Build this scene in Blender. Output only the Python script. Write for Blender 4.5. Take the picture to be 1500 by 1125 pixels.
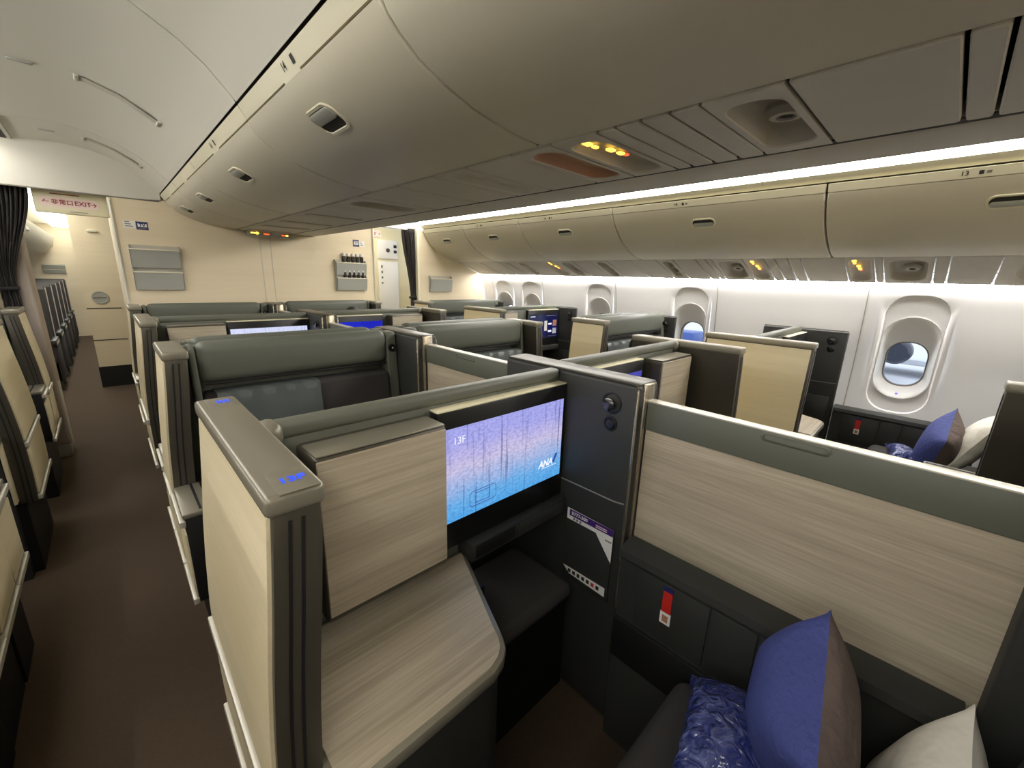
import bpy, bmesh, math, random
from mathutils import Vector, Matrix
random.seed(7)
for o in list(bpy.data.objects): bpy.data.objects.remove(o)
SC = bpy.context.scene
COL = SC.collection

# ------------------------------------------------------------------ camera
CAMH = 1.6
RX = ((0.7218023, -0.15055999, 0.67552433), (-0.69150975, -0.197166, 0.69493872), (0.02856046, -0.96874004, -0.24642858))
cd = bpy.data.cameras.new('camera'); cam = bpy.data.objects.new('camera', cd); COL.objects.link(cam)
cd.sensor_width = 36.0; cd.lens = 608.0 / 1500 * 36; cd.clip_start = 0.02; cd.clip_end = 500
m = Matrix.Identity(4)
for i in range(3):
    m[i][0] = RX[i][0]; m[i][1] = -RX[i][1]; m[i][2] = -RX[i][2]
m[2][3] = CAMH
cam.matrix_world = m
SC.camera = cam
# ------------------------------------------------------------------ world, exposure
SC.view_settings.view_transform = 'Standard'; SC.view_settings.look = 'None'
SC.view_settings.gamma = 1.0; SC.view_settings.use_curve_mapping = False
SC.view_settings.exposure = 0.76
w = bpy.data.worlds.new('overcast_sky'); SC.world = w; w.use_nodes = True
wb = w.node_tree.nodes['Background']; wb.inputs[0].default_value = (0.80, 0.88, 1.0, 1); wb.inputs[1].default_value = 1.1
LED_COVE = 8.0      # ceiling cove LED diffusers
LED_SIDE = 58.0      # sidewall wash LED strips

# ------------------------------------------------------------------ materials
def lin(r, g, b):
    f = lambda c: (c / 255) / 12.92 if c / 255 <= .04045 else ((c / 255 + .055) / 1.055) ** 2.4
    return (f(r), f(g), f(b), 1)
MATS = {}
def newmat(name):
    mt = bpy.data.materials.new(name); mt.use_nodes = True
    MATS[name] = mt
    return mt, mt.node_tree.nodes, mt.node_tree.links, mt.node_tree.nodes['Principled BSDF']
def plain(name, col, rough=.5, metal=0, bump=0, bscale=300, var=0, vscale=6, coat=0, bd=.002):
    mt, N, L, P = newmat(name)
    P.inputs['Base Color'].default_value = lin(*col); P.inputs['Roughness'].default_value = rough; P.inputs['Metallic'].default_value = metal
    if coat: P.inputs['Coat Weight'].default_value = coat; P.inputs['Coat Roughness'].default_value = .25
    if bump or var:
        tc = N.new('ShaderNodeTexCoord')
    if bump:
        n = N.new('ShaderNodeTexNoise'); n.inputs['Scale'].default_value = bscale; n.inputs['Detail'].default_value = 3
        L.new(tc.outputs['Object'], n.inputs['Vector'])
        b = N.new('ShaderNodeBump'); b.inputs['Strength'].default_value = bump; b.inputs['Distance'].default_value = bd
        L.new(n.outputs['Fac'], b.inputs['Height']); L.new(b.outputs['Normal'], P.inputs['Normal'])
    if var:
        n2 = N.new('ShaderNodeTexNoise'); n2.inputs['Scale'].default_value = vscale; n2.inputs['Detail'].default_value = 4
        L.new(tc.outputs['Object'], n2.inputs['Vector'])
        mx = N.new('ShaderNodeMixRGB'); mx.inputs[1].default_value = lin(*[max(0, c * (1 - var)) for c in col]); mx.inputs[2].default_value = lin(*[min(255, c * (1 + var)) for c in col])
        L.new(n2.outputs['Fac'], mx.inputs[0]); L.new(mx.outputs[0], P.inputs['Base Color'])
    return mt
def wood(name, dark, mid, light, grain, rough=.45, contrast=1.0):
    mt, N, L, P = newmat(name)
    tc = N.new('ShaderNodeTexCoord'); mp = N.new('ShaderNodeMapping')
    s = {'x': (1.6, 60, 60), 'y': (60, 1.6, 60)}[grain]
    mp.inputs['Scale'].default_value = tuple(c * 2.5 for c in s)
    L.new(tc.outputs['Object'], mp.inputs['Vector'])
    n = N.new('ShaderNodeTexNoise'); n.inputs['Scale'].default_value = 1.0; n.inputs['Detail'].default_value = 6; n.inputs['Roughness'].default_value = .68
    L.new(mp.outputs[0], n.inputs['Vector'])
    mp2 = N.new('ShaderNodeMapping'); mp2.inputs['Scale'].default_value = tuple(c * .22 for c in s); L.new(tc.outputs['Object'], mp2.inputs['Vector'])
    n2 = N.new('ShaderNodeTexNoise'); n2.inputs['Scale'].default_value = 1.0; n2.inputs['Detail'].default_value = 3; L.new(mp2.outputs[0], n2.inputs['Vector'])
    ad = N.new('ShaderNodeMath'); ad.operation = 'ADD'; L.new(n.outputs['Fac'], ad.inputs[0]); L.new(n2.outputs['Fac'], ad.inputs[1])
    hf = N.new('ShaderNodeMath'); hf.operation = 'MULTIPLY'; hf.inputs[1].default_value = .5; L.new(ad.outputs[0], hf.inputs[0])
    r = N.new('ShaderNodeValToRGB')
    r.color_ramp.elements[0].position = .5 - .14 / contrast; r.color_ramp.elements[0].color = lin(*dark)
    r.color_ramp.elements[1].position = .5 + .14 / contrast; r.color_ramp.elements[1].color = lin(*light)
    e = r.color_ramp.elements.new(.5); e.color = lin(*mid)
    L.new(hf.outputs[0], r.inputs[0]); L.new(r.outputs[0], P.inputs['Base Color'])
    P.inputs['Roughness'].default_value = rough
    b = N.new('ShaderNodeBump'); b.inputs['Strength'].default_value = .08; b.inputs['Distance'].default_value = .001
    L.new(n.outputs['Fac'], b.inputs['Height']); L.new(b.outputs['Normal'], P.inputs['Normal'])
    return mt
def emit(name, col, strength):
    mt, N, L, P = newmat(name)
    P.inputs['Base Color'].default_value = (0, 0, 0, 1); P.inputs['Roughness'].default_value = .4
    P.inputs['Emission Color'].default_value = lin(*col); P.inputs['Emission Strength'].default_value = strength
    return mt
plain('ceiling_cream', (206, 203, 190), .55, bump=.05, bscale=500)
plain('bin_cream', (206, 200, 180), .42, bump=.04, bscale=700)
plain('bin_strip', (218, 212, 186), .4)
plain('psu_grey', (188, 183, 168), .5, bump=.08, bscale=500, var=.03, vscale=9)
plain('psu_bowl', (170, 164, 148), .45)
plain('gap_dark', (40, 37, 32), .8)
plain('sidewall', (236, 234, 232), .5, bump=.03, bscale=300)
plain('reveal', (228, 226, 222), .4)
wood('bulkhead', (218, 202, 170), (223, 208, 177), (228, 214, 184), 'x', .6, .7)
plain('pocket_grey', (166, 167, 158), .45)
plain('carpet', (76, 61, 45), .95, bump=.6, bscale=900, var=.12, vscale=140)
wood('wood_oak_x', (150, 138, 118), (176, 164, 142), (198, 187, 165), 'x', .4, .85)
wood('wood_oak_y', (150, 138, 118), (176, 164, 142), (198, 187, 165), 'y', .4, .85)
wood('wood_aisle', (208, 194, 158), (215, 202, 168), (222, 210, 178), 'y', .45, .8)
plain('taupe', (134, 129, 114), .32, .35)
plain('taupe_dark', (74, 70, 60), .35, .3)
plain('shell_green', (96, 98, 86), .45, bump=.04, bscale=900)
plain('leather_green', (92, 95, 84), .5, bump=.12, bscale=700)
plain('leather_blue', (82, 88, 86), .42, bump=.15, bscale=500, var=.08, vscale=9)
plain('charcoal', (48, 49, 46), .5, bump=.04, bscale=900)
plain('black_plastic', (22, 22, 22), .35)
plain('near_black', (12, 12, 12), .6)
plain('fabric_dark', (60, 57, 55), .95, bump=.35, bscale=1200)
plain('silver', (206, 202, 188), .38, .45)
plain('champagne', (168, 158, 138), .25, .8)
plain('chrome', (200, 200, 200), .12, 1)
plain('dark_chrome', (92, 92, 90), .22, .9)
plain('red_tag', (200, 42, 34), .5)
plain('navy', (34, 40, 96), .5)
plain('white_card', (232, 230, 222), .55)
plain('purple', (66, 36, 110), .5)
plain('ink', (40, 38, 36), .7)
plain('ink_grey', (120, 116, 106), .7)
plain('sign_red', (150, 40, 40), .6)
plain('sign_cream', (232, 224, 190), .5)
plain('sign_pink', (238, 214, 204), .5)
plain('pillow_blue', (66, 76, 140), .75, bump=.7, bscale=70, var=.06, vscale=20, bd=.008)
plain('pillow_brown', (112, 98, 92), .8, bump=.6, bscale=22, bd=.02)
plain('pillow_white', (232, 228, 216), .85, bump=.6, bscale=11, bd=.03)
plain('curtain', (58, 54, 54), .9, bump=.2, bscale=500)
plain('pinkgrey', (176, 164, 154), .6, bump=.1, bscale=400)
plain('apron', (205, 206, 208), .9, var=.1, vscale=.3)
plain('wing_grey', (196, 198, 202), .45, .2)
plain('engine_dark', (38, 42, 54), .4, .2)
plain('car_blue', (60, 84, 150), .4)
plain('bottle_dark', (38, 26, 24), .2)
plain('bottle_label', (222, 220, 214), .5)
plain('orange_lens', (168, 122, 92), .3)
emit('led_cove', (254, 250, 243), LED_COVE)
emit('led_cove_left', (254, 250, 243), LED_COVE * .50)
emit('led_side', (255, 252, 250), LED_SIDE)
emit('blue_glow', (40, 80, 255), .8)
emit('amber_glow', (255, 200, 80), 1.5)
emit('red_glow', (255, 90, 40), 1.0)
emit('window_blue_dot', (150, 140, 255), .8)
emit('txt_white', (245, 248, 255), .6)
emit('txt_navy', (60, 80, 165), .5)
emit('far_light', (255, 252, 240), 6.5)
# plastic film
mt, N, L, P = newmat('plastic_film')
P.inputs['Base Color'].default_value = lin(120, 135, 190); P.inputs['Roughness'].default_value = .12; P.inputs['Coat Weight'].default_value = 1
P.inputs['Coat Roughness'].default_value = .05
tc = N.new('ShaderNodeTexCoord'); vo = N.new('ShaderNodeTexNoise'); vo.inputs['Scale'].default_value = 26; vo.inputs['Detail'].default_value = 2.5; vo.inputs['Distortion'].default_value = 1.2; L.new(tc.outputs['Object'], vo.inputs['Vector'])
rp = N.new('ShaderNodeValToRGB'); rp.color_ramp.elements[0].position = .46; rp.color_ramp.elements[0].color = lin(50, 60, 122); rp.color_ramp.elements[1].position = .72; rp.color_ramp.elements[1].color = lin(104, 114, 166)
L.new(vo.outputs['Fac'], rp.inputs[0]); L.new(rp.outputs[0], P.inputs['Base Color'])
bb = N.new('ShaderNodeBump'); bb.inputs['Strength'].default_value = 1; bb.inputs['Distance'].default_value = .02; L.new(vo.outputs['Fac'], bb.inputs['Height']); L.new(bb.outputs['Normal'], P.inputs['Normal']); L.new(bb.outputs['Normal'], P.inputs['Coat Normal'])
# glass
mt, N, L, P = newmat('glass')
P.inputs['Base Color'].default_value = (.95, .97, 1, 1); P.inputs['Roughness'].default_value = .03; P.inputs['Transmission Weight'].default_value = 1; P.inputs['IOR'].default_value = 1.05
# screens
def screen_mat(name, stops, trunk=0, strength=1.0, diag=0, blocks=None):
    mt, N, L, P = newmat(name)
    P.inputs['Base Color'].default_value = (0.004, .004, .004, 1); P.inputs['Roughness'].default_value = .25
    uv = N.new('ShaderNodeTexCoord'); sp = N.new('ShaderNodeSeparateXYZ'); L.new(uv.outputs['UV'], sp.inputs[0])
    nz = N.new('ShaderNodeTexNoise'); nz.inputs['Scale'].default_value = 5; nz.inputs['Detail'].default_value = 5; L.new(uv.outputs['UV'], nz.inputs['Vector'])
    a = N.new('ShaderNodeMath'); a.operation = 'MULTIPLY_ADD'; a.inputs[1].default_value = .22 if trunk else 0.02; L.new(nz.outputs['Fac'], a.inputs[0])
    if diag:
        d = N.new('ShaderNodeMath'); d.operation = 'MULTIPLY_ADD'; d.inputs[1].default_value = diag; L.new(sp.outputs['Y'], d.inputs[0]); L.new(sp.outputs['X'], d.inputs[2]); L.new(d.outputs[0], a.inputs[2])
    else:
        L.new(sp.outputs['Y'], a.inputs[2])
    r = N.new('ShaderNodeValToRGB'); cr = r.color_ramp
    while len(cr.elements) < len(stops): cr.elements.new(.5)
    for e, (p, c) in zip(cr.elements, stops): e.position = p; e.color = lin(*c)
    L.new(a.outputs[0], r.inputs[0]); out = r.outputs[0]
    if trunk:
        mp = N.new('ShaderNodeMapping'); mp.inputs['Scale'].default_value = (46, .9, 1); L.new(uv.outputs['UV'], mp.inputs['Vector'])
        n2 = N.new('ShaderNodeTexNoise'); n2.inputs['Scale'].default_value = 1; n2.inputs['Detail'].default_value = 2; L.new(mp.outputs[0], n2.inputs['Vector'])
        r2 = N.new('ShaderNodeValToRGB'); r2.color_ramp.elements[0].position = .30; r2.color_ramp.elements[0].color = (.30, .30, .42, 1); r2.color_ramp.elements[1].position = .43; r2.color_ramp.elements[1].color = (1, 1, 1, 1)
        L.new(n2.outputs['Fac'], r2.inputs[0])
        fz = N.new('ShaderNodeTexNoise'); fz.inputs['Scale'].default_value = 38; fz.inputs['Detail'].default_value = 6; L.new(uv.outputs['UV'], fz.inputs['Vector'])
        r3 = N.new('ShaderNodeValToRGB'); r3.color_ramp.elements[0].position = .35; r3.color_ramp.elements[0].color = (.62, .62, .70, 1); r3.color_ramp.elements[1].position = .62; r3.color_ramp.elements[1].color = (1.12, 1.12, 1.1, 1)
        L.new(fz.outputs['Fac'], r3.inputs[0])
        m1 = N.new('ShaderNodeMixRGB'); m1.blend_type = 'MULTIPLY'; m1.inputs[0].default_value = trunk; L.new(out, m1.inputs[1]); L.new(r2.outputs[0], m1.inputs[2])
        m2 = N.new('ShaderNodeMixRGB'); m2.blend_type = 'MULTIPLY'; m2.inputs[0].default_value = trunk * .7; L.new(m1.outputs[0], m2.inputs[1]); L.new(r3.outputs[0], m2.inputs[2]); out = m2.outputs[0]
    L.new(out, P.inputs['Emission Color']); P.inputs['Emission Strength'].default_value = strength
screen_mat('screen_forest', [(0.0, (70, 165, 235)), (.30, (110, 180, 238)), (.52, (176, 190, 232)), (.68, (206, 198, 232)), (.9, (178, 176, 238)), (1.0, (170, 172, 240))], trunk=.85, strength=.58)
screen_mat('screen_pale', [(0, (170, 190, 240)), (.6, (205, 214, 245)), (1, (215, 222, 250))], trunk=.6, strength=.6)
screen_mat('screen_blue', [(0, (10, 130, 250)), (.42, (20, 120, 245)), (.45, (20, 40, 210)), (1, (16, 30, 190))], strength=.55, diag=.25)
screen_mat('screen_indigo', [(0, (40, 40, 150)), (.5, (44, 44, 165)), (1, (90, 90, 200))], strength=.4)
screen_mat('screen_menu', [(0, (8, 10, 60)), (.5, (14, 24, 110)), (1, (22, 28, 70))], strength=.4)

# ------------------------------------------------------------------ mesh helpers
class B:
    def __init__(s): s.bm = bmesh.new()
    def box(s, x0, x1, y0, y1, z0, z1, r=0, seg=2):
        b = bmesh.new(); bmesh.ops.create_cube(b, size=1)
        x0, x1 = sorted((x0, x1)); y0, y1 = sorted((y0, y1)); z0, z1 = sorted((z0, z1))
        for v in b.verts:
            v.co = Vector(((x0 + x1) / 2 + v.co.x * (x1 - x0), (y0 + y1) / 2 + v.co.y * (y1 - y0), (z0 + z1) / 2 + v.co.z * (z1 - z0)))
        r = min(r, .49 * min(x1 - x0, y1 - y0, z1 - z0))
        if r > 0: bmesh.ops.bevel(b, geom=b.edges[:], offset=r, segments=seg, affect='EDGES', profile=.5)
        s.add(b); return s
    def add(s, b):
        me = bpy.data.meshes.new('t'); b.to_mesh(me); b.free(); s.bm.from_mesh(me); bpy.data.meshes.remove(me)
    def prism(s, poly, axis, a, b, r=0, seg=2):
        mp = {'y': lambda p, t: (p[0], t, p[1]), 'x': lambda p, t: (t, p[0], p[1]), 'z': lambda p, t: (p[0], p[1], t)}[axis]
        bb = bmesh.new()
        v0 = [bb.verts.new(mp(p, a)) for p in poly]; v1 = [bb.verts.new(mp(p, b)) for p in poly]
        n = len(poly)
        f0 = bb.faces.new(v0); f1 = bb.faces.new(v1[::-1])
        for i in range(n): bb.faces.new((v0[i], v1[i], v1[(i + 1) % n], v0[(i + 1) % n]))
        if r:
            es = list(f0.edges) + list(f1.edges)
            bmesh.ops.bevel(bb, geom=es, offset=r, segments=seg, affect='EDGES', profile=.5)
        s.add(bb); return s
    def loops(s, loops, cap0=False, cap1=False, closed=True):
        vs = [[s.bm.verts.new(p) for p in l] for l in loops]
        n = len(loops[0])
        for a, b in zip(vs, vs[1:]):
            for i in range(n if closed else n - 1):
                j = (i + 1) % n
                s.bm.faces.new((a[i], a[j], b[j], b[i]))
        if cap0: s.bm.faces.new(vs[0][::-1])
        if cap1: s.bm.faces.new(vs[-1])
        return s
    def tube(s, pts, r, n=10):
        pts = [Vector(p) for p in pts]; ls = []
        for i, p in enumerate(pts):
            d = (pts[min(i + 1, len(pts) - 1)] - pts[max(i - 1, 0)]).normalized()
            u = d.orthogonal().normalized() if i == 0 else (u - d * u.dot(d)).normalized()
            v = d.cross(u)
            rr = r[i] if isinstance(r, (list, tuple)) else r
            ls.append([p + (u * math.cos(2 * math.pi * k / n) + v * math.sin(2 * math.pi * k / n)) * rr for k in range(n)])
        return s.loops(ls, True, True)
    def lathe(s, c, axis, prof, n=16):
        c = Vector(c); ax = Vector(axis).normalized(); u = ax.orthogonal().normalized(); v = ax.cross(u)
        ls = [[c + ax * h + (u * math.cos(2 * math.pi * k / n) + v * math.sin(2 * math.pi * k / n)) * max(r, 1e-4) for k in range(n)] for r, h in prof]
        return s.loops(ls, True, True)
    def quad(s, pts, uv=True):
        vs = [s.bm.verts.new(p) for p in pts]; f = s.bm.faces.new(vs)
        if uv:
            l = s.bm.loops.layers.uv.verify()
            for lp, c in zip(f.loops, ((0, 0), (1, 0), (1, 1), (0, 1))): lp[l].uv = c
        return s
    def build(s, name, mat, parent=None, xf=None, smooth=35, recalc=True, sub=0):
        if xf:
            for v in s.bm.verts: v.co = Vector(xf(*v.co))
        if recalc: bmesh.ops.recalc_face_normals(s.bm, faces=s.bm.faces[:])
        base = BASE.get(parent, Vector((0, 0, 0))) if parent else None
        if base is None:
            xs = [v.co for v in s.bm.verts]
            base = Vector(((min(v.x for v in xs) + max(v.x for v in xs)) / 2, (min(v.y for v in xs) + max(v.y for v in xs)) / 2, min(v.z for v in xs)))
        for v in s.bm.verts: v.co -= base
        me = bpy.data.meshes.new(name); s.bm.to_mesh(me); s.bm.free()
        me.materials.append(MATS[mat])
        if smooth:
            for p in me.polygons: p.use_smooth = True
            me.set_sharp_from_angle(angle=math.radians(smooth))
        o = bpy.data.objects.new(name, me); COL.objects.link(o)
        if parent: o.parent = parent
        else: o.location = base
        BASE[o] = base
        if sub:
            md = o.modifiers.new('subdivision', 'SUBSURF'); md.levels = sub; md.render_levels = sub
        return o
BASE = {}
def thing(name, label, cat, loc, group=None):
    o = bpy.data.objects.new(name, None); COL.objects.link(o); o.location = loc; o.empty_display_size = .05
    BASE[o] = Vector(loc); return tag(o, label, cat, group)
def tag(o, label, cat, group=None):
    o['label'] = label; o['category'] = cat
    if group: o['group'] = group
    return o
def struct(o): o['kind'] = 'structure'; return o
def text(body, size, origin, ex, ey, mat, parent, name='lettering', align='CENTER', bold=0, xf=None):
    cu = bpy.data.curves.new('t', 'FONT'); cu.body = body; cu.size = size; cu.align_x = align; cu.align_y = 'CENTER'; cu.offset = bold; cu.resolution_u = 2
    ob = bpy.data.objects.new('t', cu); COL.objects.link(ob)
    bpy.context.view_layer.update()
    me = bpy.data.meshes.new_from_object(ob); bpy.data.objects.remove(ob); bpy.data.curves.remove(cu)
    ex = Vector(ex).normalized(); ey = Vector(ey).normalized(); og = Vector(origin)
    b = B(); b.bm.from_mesh(me); bpy.data.meshes.remove(me)
    for v in b.bm.verts: v.co = og + ex * v.co.x + ey * v.co.y
    return b.build(name, mat, parent, xf, smooth=0, recalc=False)
def rrect(w, h, r, n=6):
    """rounded rectangle loop, centred, counter-clockwise, 4*(n+1) points"""
    r = min(r, w / 2 * .999, h / 2 * .999); out = []
    for cx, cy, a0 in ((w / 2 - r, h / 2 - r, 0), (-w / 2 + r, h / 2 - r, 90), (-w / 2 + r, -h / 2 + r, 180), (w / 2 - r, -h / 2 + r, 270)):
        for k in range(n + 1):
            a = math.radians(a0 + 90 * k / n); out.append((cx + r * math.cos(a), cy + r * math.sin(a)))
    return out
def rect_match(loop, w, h):
    """points of loop pushed out to a w x h rectangle"""
    out = []
    for x, y in loop:
        k = min(w / 2 / abs(x) if abs(x) > 1e-6 else 9e9, h / 2 / abs(y) if abs(y) > 1e-6 else 9e9); out.append((x * k, y * k))
    # snap nearest points to corners
    for cx, cy in ((1, 1), (-1, 1), (-1, -1), (1, -1)):
        i = min(range(len(out)), key=lambda i: (out[i][0] - cx * w / 2) ** 2 + (out[i][1] - cy * h / 2) ** 2); out[i] = (cx * w / 2, cy * h / 2)
    return out
def lerp_prof(prof, z):
    for (a, za), (b, zb) in zip(prof, prof[1:]):
        if (za - z) * (zb - z) <= 0 and za != zb: return a + (b - a) * (z - za) / (zb - za)
    return prof[0][0] if abs(z - prof[0][1]) < abs(z - prof[-1][1]) else prof[-1][0]

CL = 1.18            # cabin centre line
YB = 4.85            # aft bulkhead
WALLP = [(4.035, 0.0), (4.075, .45), (4.11, .75), (4.125, 1.0), (4.115, 1.2), (4.085, 1.45), (4.03, 1.625)]
mir = lambda x: 2 * CL - x
def MX(x, y, z): return (mir(x), y, z)

# ================================================================== STRUCTURE
# floor
struct(B().box(-1.75, 4.1, -3.0, 14.2, -.06, 0).build('floor', 'carpet'))
# front and far end walls closing the cabin
struct(B().box(-1.9, 4.3, -3.06, -3.0, 0, 2.6).build('wall_front', 'bulkhead'))
struct(B().box(-1.9, 4.3, 14.0, 14.06, 0, 2.6).build('wall_far_cabin', 'bulkhead'))
# side walls with windows
WIN_Y = [.155 + .533 * k for k in (0, 3, 5, 7, 8)]
def wx(z): return lerp_prof(WALLP, z)
def sidewall(name, xf, ys, y0, y1):
    zs = [0, .45, .6, .70, .8, .9, 1.0, 1.1, 1.2, 1.3, 1.4, 1.5, 1.6, 1.625]
    b = B(); HW = .20; Z0, Z1 = .70, 1.6
    edges = [y0] + [e for y in sorted(ys) for e in (y - HW, y + HW)] + [y1]
    for a, c in zip(edges[::2], edges[1::2]):
        b.loops([[(wx(z), a, z) for z in zs], [(wx(z), c, z) for z in zs]], closed=False)
    for y in ys:
        for zz in ([0, .45, .6, .70], [1.6, 1.625]):
            b.loops([[(wx(z), y - HW, z) for z in zz], [(wx(z), y + HW, z) for z in zz]], closed=False)
        lp = rrect(.345, .855, .14, 6); rc = rect_match(lp, HW * 2, Z1 - Z0); zc = (Z0 + Z1) / 2 - .01
        b.loops([[(wx(q + (Z0 + Z1) / 2), y + p, q + (Z0 + Z1) / 2) for p, q in rc], [(wx(q + zc), y + p, q + zc) for p, q in lp]])
    w = struct(b.build(name, 'sidewall', None, xf, recalc=False))
    # panel joints
    for yj in (.43, 1.50, 2.58, 3.66, 4.63, -.60, -1.7):
        if y0 < yj < y1:
            jb = B(); jb.loops([[(wx(z) - .004, yj - .004, z) for z in zs], [(wx(z) - .004, yj + .004, z) for z in zs]], closed=False)
            jb.build('joint_strip', 'reveal', w, xf, recalc=False)
            jb = B(); jb.loops([[(wx(z) - .0015, yj + .005, z) for z in zs], [(wx(z) - .0015, yj + .012, z) for z in zs]], closed=False)
            jb.build('joint_shadow_gap', 'pocket_grey', w, xf, recalc=False)
    return w
sidewall('wall_right', None, WIN_Y, -3.0, YB)
sidewall('wall_left', MX, [WIN_Y[0]], -3.0, YB + .1)
for nm, xf in (('wall_right_rear', None), ('wall_left_rear', MX)):
    b = B(); b.loops([[(wx(z), YB + .08, z) for _, z in WALLP], [(wx(z), 14.0, z) for _, z in WALLP]], closed=False)
    struct(b.build(nm, 'sidewall', None, xf, recalc=False))
def window(n, y, xf):
    # shallow arched recess, funnel, pane
    zc = .5 * (.70 + 1.6) - .01
    lp = rrect(.345, .855, .14, 6)
    def at(loop, zz, dx): return [(wx(q + zz) + dx, y + p, q + zz) for p, q in loop]
    b = B(); l2 = rrect(.333, .843, .135, 6)
    ring = rrect(.318, .60, .155, 6); zr = 1.118
    b.loops([at(lp, zc, 0), at(l2, zc, .012), at(ring, zr, .014)])
    w = struct(b.build('window_%d' % n, 'sidewall', None, xf, recalc=False))
    ring2 = rrect(.306, .588, .15, 6); op = rrect(.235, .335, .105, 6); zo = 1.065
    f = B(); f.loops([at(ring, zr, .014), at(ring, zr, .006), at(ring2, zr, .006), at(rrect(.285, .52, .14, 6), zr - .012, .03), at(rrect(.255, .38, .115, 6), zo, .085), at(op, zo, .10)])
    fo = f.build('window_funnel', 'reveal', w, xf, recalc=False, smooth=50)
    g = B(); g.loops([at(op, zo, .10), at(rrect(.22, .32, .10, 6), zo, .101), at(rrect(.22, .32, .10, 6), zo, .14)])
    g.build('window_seal', 'ink_grey', w, xf, recalc=False)
    g = B(); g.box(wx(zo) + .106, wx(zo) + .112, y - .125, y + .125, zo - .175, zo + .175); g.build('window_pane', 'glass', w, xf)
    d = B(); d.lathe((wx(.855) + .014, y, .853), (-1, 0, 0), [(.008, 0), (.008, .003), (.005, .004)]); d.build('dimmer_light', 'window_blue_dot', w, xf)
for i, y in enumerate(WIN_Y): window(i + 1, y, None)
window(6, WIN_Y[0], MX)
# side wall wash LED strips, tucked between sidewall and service panels
for nm, xf, y1 in (('right', None, YB), ('left', MX, YB)):
    b = B(); b.prism([(4.002, 1.650), (4.026, 1.640), (4.030, 1.650), (4.006, 1.660)], 'y', -3, y1)
    o = b.build('wash_light', 'led_side', None, xf)
    tag(o, {'right': 'thin white LED strip lighting the sidewall above the windows beside the service panels', 'left': 'thin white LED strip lighting the sidewall across the cabin from the lit windows'}[nm], 'light strip')

# ceilings over both aisles: three panels each
ARCH = [(.465, 2.214), (.437, 2.251), (.383, 2.31), (.313, 2.369), (.2, 2.432), (.088, 2.468), (-.05, 2.485), (-.2, 2.482), (-.32, 2.468), (-.42, 2.44)]
top = [(x, z + .02) for x, z in ARCH][::-1]
for side, xf in (('left', None), ('right', MX)):
    c = B().prism([(-1.9, 2.58), (CL, 2.58), (CL, 2.62), (-1.9, 2.62)], 'y', -3.06, 14.06).build('ceiling' if side == 'left' else 'ceiling_right', 'ceiling_cream', None, xf); struct(c)
    for y0, y1 in ((-3, -.4), (-.4, 2.02), (2.02, 4.2), (4.2, YB + .01)):
        B().prism(ARCH + top, 'y', y0 + .004, y1 - .004, r=.004).build('ceiling_panel', 'ceiling_cream', c, xf, smooth=50)
    # rounded fairing (header) closing the vault above the bulkhead line
    hp = [p for p in ARCH] + [(-.47, 2.42), (-.47, 2.15), (.465, 2.15)]
    B().prism(hp, 'y', YB + .0, YB + .05).build('header_panel', 'ceiling_cream', c, xf)
    B().box(-.45, .45, YB - .004, YB + .02, 2.143, 2.152).build('header_seam', 'ink_grey', c, xf)
    # flush handle strips and latch
    for yy in (3.1, 4.47):
        st = B(); pts = [(x, z) for x, z in ARCH if .05 < x < .35]; pts = [(.345, 2.343)] + pts[1:] + [(.06, 2.473)]
        st.loops([[(x - .004 * 0, yy - .035 + t, z - .004) for x, z in pts] for t in (0, .07)], closed=False)
        st.build('lamp_cover', 'psu_grey', c, xf, recalc=False)
        for (x, z), nm in ((pts[0], 0), (pts[-1], 1)):
            B().box(x - .012, x + .006, yy - .04, yy + .04, z - .009, z + .004, .003).build('lamp_cover_end', 'ceiling_cream', c, xf)
        B().box(-.16, -.08, yy - .012, yy + .012, 2.476, 2.490, .004).build('latch_cover', 'pocket_grey', c, xf)
    # air outlet grille
    g = B().box(-.42, -.31, 4.22, YB - .02, 2.452, 2.47, .003).build('air_grille', 'ceiling_cream', c, xf)
    for k in range(12):
        B().box(-.405, -.33, 4.27 + k * .045, 4.292 + k * .045, 2.448, 2.4525).build('grille_slot', 'gap_dark', g, xf)
# cove panels and cove LEDs above the outboard bins
for side, xf in (('right', None), ('left', MX)):
    cv = B(); P1 = [(3.016, 2.218), (3.02, 2.212), (3.028, 2.20), (3.05, 2.178), (3.10, 2.19), (3.06, 2.25)]
    cv.prism(P1, 'y', -3, YB); o = struct(cv.build('trim_%d' % (1 if side == 'right' else 2), 'bin_strip', None, xf, smooth=60))
    d = B().prism([(2.80, 2.43), (2.87, 2.405), (2.92, 2.37), (2.955, 2.325), (2.99, 2.258), (3.016, 2.218), (3.05, 2.24), (2.99, 2.34), (2.9, 2.44)], 'y', -3, YB).build('cove_light', 'led_cove' if side == 'right' else 'led_cove_left', None, xf, smooth=60)
    tag(d, {'right': 'long glowing white cove light above the window-side overhead bins', 'left': 'long white cove light above the bins of the opposite aisle, by the grey curtain'}[side], 'cove light')
    for yj in (-.9, .95, 3.05):
        B().prism([(3.016, 2.216), (3.021, 2.209), (3.027, 2.199), (3.03, 2.21), (3.02, 2.22)], 'y', yj, yj + .003).build('cove_joint', 'ink_grey', o, xf)

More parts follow.
